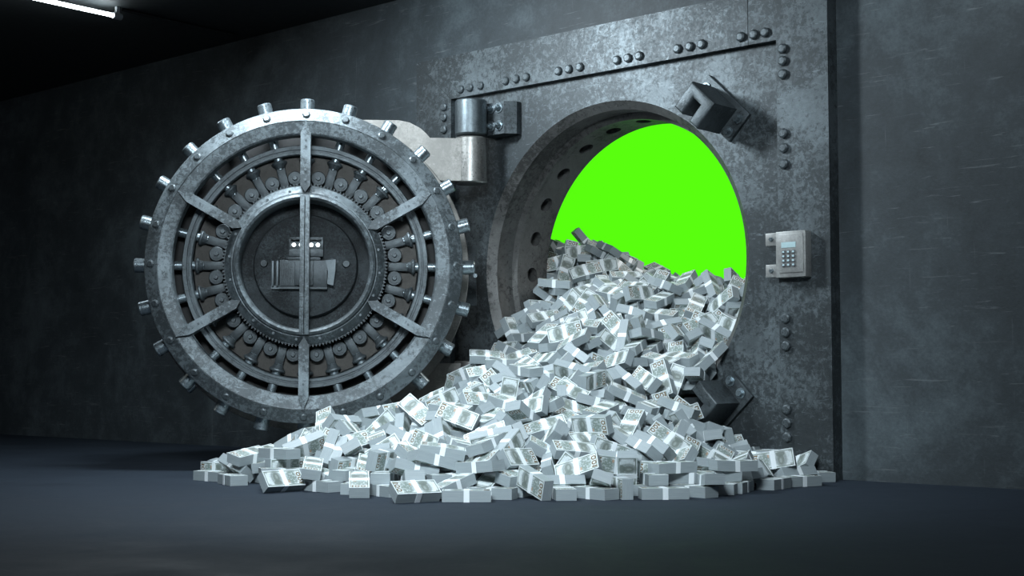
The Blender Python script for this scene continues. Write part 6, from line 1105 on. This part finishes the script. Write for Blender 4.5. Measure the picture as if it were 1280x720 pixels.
(873,9103,5395,-98,-474,-527,698,0),(1337,10457,5517,-228,507,-88,-826,0),(1068,12155,5467,418,-145,-62,-895,0),(717,13191,5340,270,144,243,920,0),(892,14908,4957,-611,717,35,334,0),(685,16495,4473,-564,-110,-397,-716,0),
(1181,17571,4074,108,-211,-100,966,0),(2382,5162,4374,884,-55,74,-458,0),(2585,6133,4716,-306,579,338,-676,0),(2008,7520,5133,779,-72,98,-615,0),(2183,9412,5487,214,555,-766,243,0),(2512,10549,5599,515,108,134,-839,0),
(2261,12141,5514,-696,-127,-706,31,0),(2099,13059,5379,-715,2,95,-693,0),(2085,14424,5084,-825,172,358,402,0),(2527,16451,4466,-535,167,-286,-777,0),(2607,17473,4097,-734,-246,448,-447,0),(4072,6435,4835,450,-153,-197,-857,0),
(3510,8010,5346,353,-39,205,-912,0),(4176,9443,5736,448,111,-776,431,0),(3442,10388,5701,-180,-238,-852,-431,0),(3667,12292,5620,730,-290,-302,-540,0),(3703,13063,5490,565,-17,31,825,0),(3598,15018,4975,881,-374,-207,-203,0),
(3507,15899,4680,659,-350,-137,-652,0),(3707,17211,4206,797,227,201,523,0),(5019,6656,5029,-236,-58,177,954,0),(5448,7809,5584,-748,-46,167,-640,0),(5493,9576,5985,-211,513,-828,-87,0),(4950,10801,5926,961,51,-85,-259,0),
(5176,11891,5853,-716,-212,-320,-583,0),(5523,13354,5572,-535,-164,-570,601,0),(4985,14957,5054,-323,242,-854,-329,0),(5556,15926,4718,950,-22,176,256,0),(5323,17508,4105,159,-225,150,-950,0),(6339,6670,5213,-359,22,17,-933,0),
(6942,7844,5862,67,815,570,-75,0),(6783,9560,6202,459,312,230,799,0),(6379,10746,6137,231,-70,110,-964,0),(6377,11887,5982,151,168,92,970,0),(6910,13108,5708,502,-46,52,862,0),(6320,14959,5081,-822,-62,288,487,0),
(6282,16572,4465,-563,-279,-735,257,0),(6640,17485,4091,732,-112,8,-672,0),(8311,6364,5084,-884,367,-157,244,0),(8393,8147,6101,966,237,-44,93,0),(8185,9009,6287,-772,119,-53,622,0),(7805,10332,6301,-622,42,-271,734,0),
(7713,12246,5959,-64,-19,222,-973,0),(7743,13386,5614,-493,400,-219,-741,0),(7995,14655,5141,-14,-144,350,-926,0),(8327,16509,4379,731,-394,-552,79,0),(8316,17204,4101,-173,-8,-947,269,0),(9446,6047,4596,667,398,77,625,0),
(9428,7983,5990,78,785,543,289,0),(9066,9102,6283,648,78,502,567,0),(9454,10784,6163,45,146,-5,-988,0),(9396,12193,5845,906,99,113,-396,0),(9720,13001,5531,-984,95,-138,66,0),(9116,14954,4903,-895,-118,105,-418,0),
(9298,16178,4394,-105,-373,355,-851,0),(9128,17736,3805,-683,151,-546,461,0),(10860,6420,4428,-663,-658,61,-352,0),(11131,8159,5496,-968,226,89,-68,0),(10500,9299,5999,-838,-58,-125,-529,0),(11005,10684,5755,20,130,-124,984,0),
(10700,11935,5616,-906,-226,146,327,0),(10810,13707,5030,881,-86,443,142,0),(10873,14498,4725,-998,10,65,16,0),(11113,15876,4165,-708,-65,-699,-82,0),(10663,17595,3633,-822,191,9,-537,0),(12330,6452,3323,842,206,-488,-105,0),
(12114,8160,4829,903,239,-282,-217,0),(12374,8894,4897,62,-123,241,961,0),(11982,10542,5312,-458,693,-556,27,0),(12067,11738,5128,-959,-72,-138,-239,0),(11914,13418,4778,-141,-403,335,-840,0),(12091,14785,4283,-968,102,-210,-95,0),
(12249,16399,3709,662,386,-11,-642,0),(12423,17747,3225,673,-274,-87,-682,0),(-7893,2400,9437,819,0,574,0,0),(-7893,3800,9437,579,406,406,579,0),(-7893,5000,9437,819,0,574,0,0),(-7347,-400,8238,862,0,508,0,0),
(-7347,1000,8238,609,359,359,609,0),(-7347,2400,8238,862,0,508,0,0),(-7347,3800,8238,862,0,508,0,0),(-7347,5000,8238,609,359,359,609,0),(-6619,-400,7138,636,310,310,636,0),(-6619,1000,7138,899,0,438,0,0),
(-6619,2400,7138,636,310,310,636,0),(-6619,3800,7138,636,310,310,636,0),(-6619,5000,7138,636,310,310,636,0),(-5729,-400,6167,658,259,259,658,0),(-5729,1000,6167,658,259,259,658,0),(-5729,2400,6167,930,0,367,0,0),
(-5729,3800,6167,930,0,367,0,0),(-5729,5000,6167,658,259,259,658,0),(-4697,-400,5346,676,207,207,676,0),(-4697,1000,5346,676,207,207,676,0),(-4697,2400,5346,956,0,292,0,0),(-4697,3800,5346,676,207,207,676,0),
(-4697,5000,5346,956,0,292,0,0),(-3550,-400,4697,976,0,216,0,0),(-3550,1000,4697,690,153,153,690,0),(-3550,2400,4697,690,153,153,690,0),(-3550,3800,4697,976,0,216,0,0),(-3550,5000,4697,690,153,153,690,0),
(-2315,-400,4235,700,98,98,700,0),(-2315,1000,4235,990,0,139,0,0),(-2315,2400,4235,700,98,98,700,0),(-2315,3800,4235,990,0,139,0,0),(-2315,5000,4235,700,98,98,700,0),(-1024,-400,3973,998,0,61,0,0),
(-1024,1000,3973,998,0,61,0,0),(-1024,2400,3973,998,0,61,0,0),(-1024,3800,3973,706,43,43,706,0),(-1024,5000,3973,998,0,61,0,0),(293,-400,3915,1000,0,-17,0,0),(293,1000,3915,707,-12,-12,707,0),
(293,2400,3915,1000,0,-17,0,0),(293,3800,3915,707,-12,-12,707,0),(293,5000,3915,1000,0,-17,0,0),(1603,-400,4064,995,0,-96,0,0),(1603,1000,4064,995,0,-96,0,0),(1603,2400,4064,995,0,-96,0,0),
(1603,3800,4064,704,-68,-68,704,0),(1603,5000,4064,995,0,-96,0,0),(2873,-400,4417,696,-123,-123,696,0),(2873,1000,4417,696,-123,-123,696,0),(2873,2400,4417,985,0,-174,0,0),(2873,3800,4417,696,-123,-123,696,0),
(2873,5000,4417,696,-123,-123,696,0),(4072,-400,4963,685,-177,-177,685,0),(4072,1000,4963,685,-177,-177,685,0),(4072,2400,4963,968,0,-250,0,0),(4072,3800,4963,968,0,-250,0,0),(4072,5000,4963,685,-177,-177,685,0),
(5172,-400,5691,669,-230,-230,669,0),(5172,1000,5691,669,-230,-230,669,0),(5172,2400,5691,946,0,-326,0,0),(5172,3800,5691,669,-230,-230,669,0),(5172,5000,5691,946,0,-326,0,0),(6143,2400,6581,917,0,-399,0,0),
(6143,3800,6581,648,-282,-282,648,0),(6143,5000,6581,648,-282,-282,648,0),(6964,3800,7613,883,0,-469,0,0),(6964,5000,7613,883,0,-469,0,0),(7613,5000,8760,596,-380,-380,596,0)]

# ------------------------------------------------------------------ money
BL, BW, BT = .215, .092, .050
def money_mats():
    # engraved banknote face, drawn from the UV of the face
    m, nt, b = nmat('banknote_face')
    uv = nt.nodes.new('ShaderNodeTexCoord').outputs['UV']
    sx = nt.nodes.new('ShaderNodeSeparateXYZ'); nt.links.new(uv, sx.inputs[0]); u, v = sx.outputs[0], sx.outputs[1]
    def ell(cu, cv, ru, rv, soft=.12):
        a = mathn(nt, 'DIVIDE', mathn(nt, 'SUBTRACT', u, cu), ru); c = mathn(nt, 'DIVIDE', mathn(nt, 'SUBTRACT', v, cv), rv)
        d = mathn(nt, 'SQRT', mathn(nt, 'ADD', mathn(nt, 'MULTIPLY', a, a), mathn(nt, 'MULTIPLY', c, c)))
        return mathn(nt, 'DIVIDE', mathn(nt, 'SUBTRACT', 1 + soft, d), soft, True)
    def rect(u0, u1, v0, v1):
        r = mathn(nt, 'MULTIPLY', mathn(nt, 'GREATER_THAN', u, u0), mathn(nt, 'LESS_THAN', u, u1))
        return mathn(nt, 'MULTIPLY', r, mathn(nt, 'MULTIPLY', mathn(nt, 'GREATER_THAN', v, v0), mathn(nt, 'LESS_THAN', v, v1)))
    mp = nt.nodes.new('ShaderNodeMapping'); mp.inputs['Scale'].default_value = (2.3, 1, 1); nt.links.new(uv, mp.inputs[0])
    n1 = noise(nt, mp.outputs[0], 9, 6, .7); n2 = noise(nt, mp.outputs[0], 26, 4, .7)
    c = ramp(nt, n1, [(.35, (.53, .59, .60)), (.65, (.70, .75, .76))])
    frame = mathn(nt, 'SUBTRACT', rect(.025, .975, .06, .94), rect(.045, .955, .11, .89))
    c = mix(nt, mathn(nt, 'MULTIPLY', frame, .9), c, (.16, .20, .17))
    fieldm = mathn(nt, 'MULTIPLY', rect(.12, .86, .18, .82), ramp(nt, n2, [(.45, (0, 0, 0)), (.6, (.3, .3, .3))]))
    c = mix(nt, fieldm, c, (.26, .31, .29))
    lines = mathn(nt, 'MULTIPLY', rect(.56, .66, .22, .78), mathn(nt, 'GREATER_THAN', mathn(nt, 'SINE', mathn(nt, 'MULTIPLY', v, 55)), .1))
    c = mix(nt, mathn(nt, 'MULTIPLY', lines, .4), c, (.25, .29, .33))
    # portrait: oval ground, hair, face, shoulders
    c = mix(nt, mathn(nt, 'MULTIPLY', mathn(nt, 'MULTIPLY', ell(.30, .52, .115, .38, .35), ramp(nt, n2, [(.3, (.45, .45, .45)), (.6, (1, 1, 1))])), .85), c, (.13, .16, .145))
    c = mix(nt, mathn(nt, 'MULTIPLY', ell(.31, .56, .066, .25, .3), .8), c, (.14, .17, .15))
    c = mix(nt, mathn(nt, 'MULTIPLY', mathn(nt, 'MULTIPLY', ell(.318, .60, .022, .10, .6), ramp(nt, n2, [(.35, (.3, .3, .3)), (.6, (1, 1, 1))])), .6), c, (.42, .46, .43))
    c = mix(nt, mathn(nt, 'MULTIPLY', mathn(nt, 'MULTIPLY', ell(.31, .14, .10, .22, .3), rect(.1, .5, .13, .9)), .8), c, (.13, .16, .14))
    # green seal, copper inkwell, blue thread
    c = mix(nt, mathn(nt, 'MULTIPLY', mathn(nt, 'MULTIPLY', ell(.71, .5, .115, .36, .35), ramp(nt, n1, [(.38, (0, 0, 0)), (.5, (1, 1, 1))])), .85), c, (.13, .18, .15))
    c = mix(nt, mathn(nt, 'MULTIPLY', ell(.60, .27, .022, .09, .3), .6), c, (.48, .24, .10))
    c = mix(nt, mathn(nt, 'MULTIPLY', rect(.545, .562, .06, .94), .6), c, (.30, .42, .62))
    nt.links.new(c, b.inputs['Base Color']); b.inputs['Roughness'].default_value = .5
    # cut paper edges
    m2, nt, b = nmat('cut_paper_edges')
    v = coords(nt, 'UV'); sx = nt.nodes.new('ShaderNodeSeparateXYZ'); nt.links.new(v, sx.inputs[0])
    mp = nt.nodes.new('ShaderNodeMapping'); mp.inputs['Scale'].default_value = (2, 60, 1); nt.links.new(v, mp.inputs[0])
    n = noise(nt, mp.outputs[0], 1.0, 4, .7)
    c = ramp(nt, n, [(.3, (.22, .26, .275)), (.7, (.34, .385, .40))])
    nt.links.new(c, b.inputs['Base Color']); b.inputs['Roughness'].default_value = .5
    bp = nt.nodes.new('ShaderNodeBump'); bp.inputs['Strength'].default_value = .25; bp.inputs['Distance'].default_value = .002
    nt.links.new(n, bp.inputs['Height']); nt.links.new(bp.outputs[0], b.inputs['Normal'])
    m3 = plain('paper_strap', (.80, .85, .87), .35, 0, var=.03)
    m4 = plain('copper_numerals', (.15, .095, .035), .4, .1, var=.1)
    m5 = plain('dark_numerals', (.10, .13, .11), .5, 0, var=.1)
    return [m, m2, m4, m5, m3]
MM = money_mats()

def bundle_data(bend, skew):
    """one strapped bundle of notes: (stack verts, faces, mats, uvs), (strap ...)"""
    NX = 8
    def warp(p):
        x, y, z = p
        return (x + skew * z * .5, y + skew * z * .35, z + bend * (x * x / (BL * BL) - .08) + bend * .4 * (x / BL))
    V, F, MI, UV = [], [], [], []
    def quad(ps, mi, uvs):
        n = len(V); V.extend(warp(p) for p in ps); F.append(tuple(range(n, n + len(ps)))); MI.append(mi); UV.append(uvs)
    hx, hy, hz = BL / 2, BW / 2, BT / 2
    for k in range(NX):
        x0 = -hx + BL * k / NX; x1 = -hx + BL * (k + 1) / NX; u0, u1 = k / NX, (k + 1) / NX
        quad([(x0, -hy, hz), (x1, -hy, hz), (x1, hy, hz), (x0, hy, hz)], 0, [(u0, 0), (u1, 0), (u1, 1), (u0, 1)])
        quad([(x0, hy, -hz), (x1, hy, -hz), (x1, -hy, -hz), (x0, -hy, -hz)], 0, [(u0, 0), (u1, 0), (u1, 1), (u0, 1)])
        quad([(x0, -hy, -hz), (x1, -hy, -hz), (x1, -hy, hz), (x0, -hy, hz)], 1, [(u0, 0), (u1, 0), (u1, 1), (u0, 1)])
        quad([(x1, hy, -hz), (x0, hy, -hz), (x0, hy, hz), (x1, hy, hz)], 1, [(u1, 0), (u0, 0), (u0, 1), (u1, 1)])
    quad([(hx, -hy, -hz), (hx, hy, -hz), (hx, hy, hz), (hx, -hy, hz)], 1, [(0, 0), (.4, 0), (.4, 1), (0, 1)])
    quad([(-hx, hy, -hz), (-hx, -hy, -hz), (-hx, -hy, hz), (-hx, hy, hz)], 1, [(0, 0), (.4, 0), (.4, 1), (0, 1)])
    # numerals 100 on both printed faces
    def glyphs(side):
        e = hz + .0006
        def T(a, c): # a along width, c along length -> point
            return (a, c, e) if side > 0 else (a, -c, -e)
        def q4(pts, mi):
            ps = [T(*p) for p in pts]
            if side < 0: ps = ps[::-1]
            quad(ps, mi, [(0, 0)] * 4)
        def zero(ca, cc, ra, rc, th, mi, n=14):
            for k in range(n):
                t0, t1 = 2 * PI * k / n, 2 * PI * (k + 1) / n
                q4([(ca + ra * math.cos(t0), cc + rc * math.sin(t0)), (ca + ra * math.cos(t1), cc + rc * math.sin(t1)),
                    (ca + (ra - th) * math.cos(t1), cc + (rc - th) * math.sin(t1)), (ca + (ra - th) * math.cos(t0), cc + (rc - th) * math.sin(t0))], mi)
        # big vertical 100 near the right end, reading along the width
        xa = .088
        q4([(xa - .0125, -.034), (xa + .0125, -.034), (xa + .0125, -.0275), (xa - .0125, -.0275)], 2)
        q4([(xa - .0095, -.028), (xa - .006, -.028), (xa - .0035, -.023), (xa - .0065, -.023)], 2)
        zero(xa, -.010, .0125, .0115, .0052, 2); zero(xa, .017, .0125, .0115, .0052, 2)
        # small upright 100s in the corners
        for (cx, cy, mi) in ((-.094, .033, 3), (-.094, -.033, 3), (.062, .034, 3)):
            q4([(cx - .0075, cy - .005), (cx - .0055, cy - .005), (cx - .0055, cy + .005), (cx - .0075, cy + .005)], mi)
            zero(cx - .001, cy, .0032, .005, .0016, mi, 8); zero(cx + .0062, cy, .0032, .005, .0016, mi, 8)
    glyphs(1); glyphs(-1)
    stack = (V, F, MI, UV)
    V, F, MI, UV = [], [], [], []
    def quad(ps, mi, uvs):
        n = len(V); V.extend(warp(p) for p in ps); F.append(tuple(range(n, n + len(ps)))); MI.append(mi); UV.append(uvs)
    s = .0125; g = .0014; a, c = hy + g, hz + g
    loop = [(-a, -c), (a, -c), (a, c), (-a, c)]
    inn = [(-hy, -hz), (hy, -hz), (hy, hz), (-hy, hz)]
    Z4 = [(0, 0)] * 4
    for k in range(4):
        (y0, z0), (y1, z1) = loop[k], loop[(k + 1) % 4]; (i0, j0), (i1, j1) = inn[k], inn[(k + 1) % 4]
        quad([(s, y0, z0), (s, y1, z1), (-s, y1, z1), (-s, y0, z0)], 4, Z4)
        quad([(s, i0, j0), (s, i1, j1), (s, y1, z1), (s, y0, z0)], 4, Z4)
        quad([(-s, y0, z0), (-s, y1, z1), (-s, i1, j1), (-s, i0, j0)], 4, Z4)
    return stack, (V, F, MI, UV)
def mesh_from(name, V, F, MI, UV, mats):
    me = bpy.data.meshes.new(name); me.from_pydata(V, [], F)
    for q in mats: me.materials.append(q)
    me.polygons.foreach_set('material_index', MI)
    uvl = me.uv_layers.new(name='UVMap'); flat = []
    for p in UV:
        for t in p: flat += [t[0], t[1]]
    uvl.data.foreach_set('uv', flat); me.update(); return me
VAR = []
for bend, skew in ((0, 0), (.012, .06), (-.010, -.05), (.030, .12)):
    st_, sr_ = bundle_data(bend, skew)
    VAR.append((mesh_from('note_stack', *st_, MM), mesh_from('paper_strap', *sr_, MM), st_, sr_))

for (ix, iy, iz, qa, qb, qc, qd, var, lab) in SINGLES:
    # stack mesh carries the thing; its strap is the part
    e = bpy.data.objects.new('money_bundle', None); e.empty_display_size = .05; COL.objects.link(e)
    e.location = (ix / 1e4, iy / 1e4, iz / 1e4); e.rotation_mode = 'QUATERNION'; e.rotation_quaternion = (qa / 1e3, qb / 1e3, qc / 1e3, qd / 1e3)
    e.rotation_quaternion.normalize()
    for nm, me in (('note_stack', VAR[var][0]), ('paper_strap', VAR[var][1])):
        o = bpy.data.objects.new(nm, me); COL.objects.link(o); o.parent = e
    tag(e, LABELS[lab], 'money bundle', 'banded bundles of banknotes in the spilled heap')
V, F, MI, UV = [], [], [], []
for (ix, iy, iz, qa, qb, qc, qd, var) in REST:
    mt = Matrix.Translation((ix / 1e4, iy / 1e4, iz / 1e4)) @ Quaternion((qa / 1e3, qb / 1e3, qc / 1e3, qd / 1e3)).normalized().to_matrix().to_4x4()
    for dat in (VAR[var][2], VAR[var][3]):
        n = len(V); V += [tuple(mt @ Vector(p)) for p in dat[0]]; F += [tuple(n + i for i in q) for q in dat[1]]; MI += dat[2]; UV += dat[3]
o = bpy.data.objects.new('money_bundles', mesh_from('money_bundles', V, F, MI, UV, MM)); COL.objects.link(o)
tag(o, 'mass of further banknote bundles deeper in the heap, partly buried', 'money bundles', None, 'stuff')
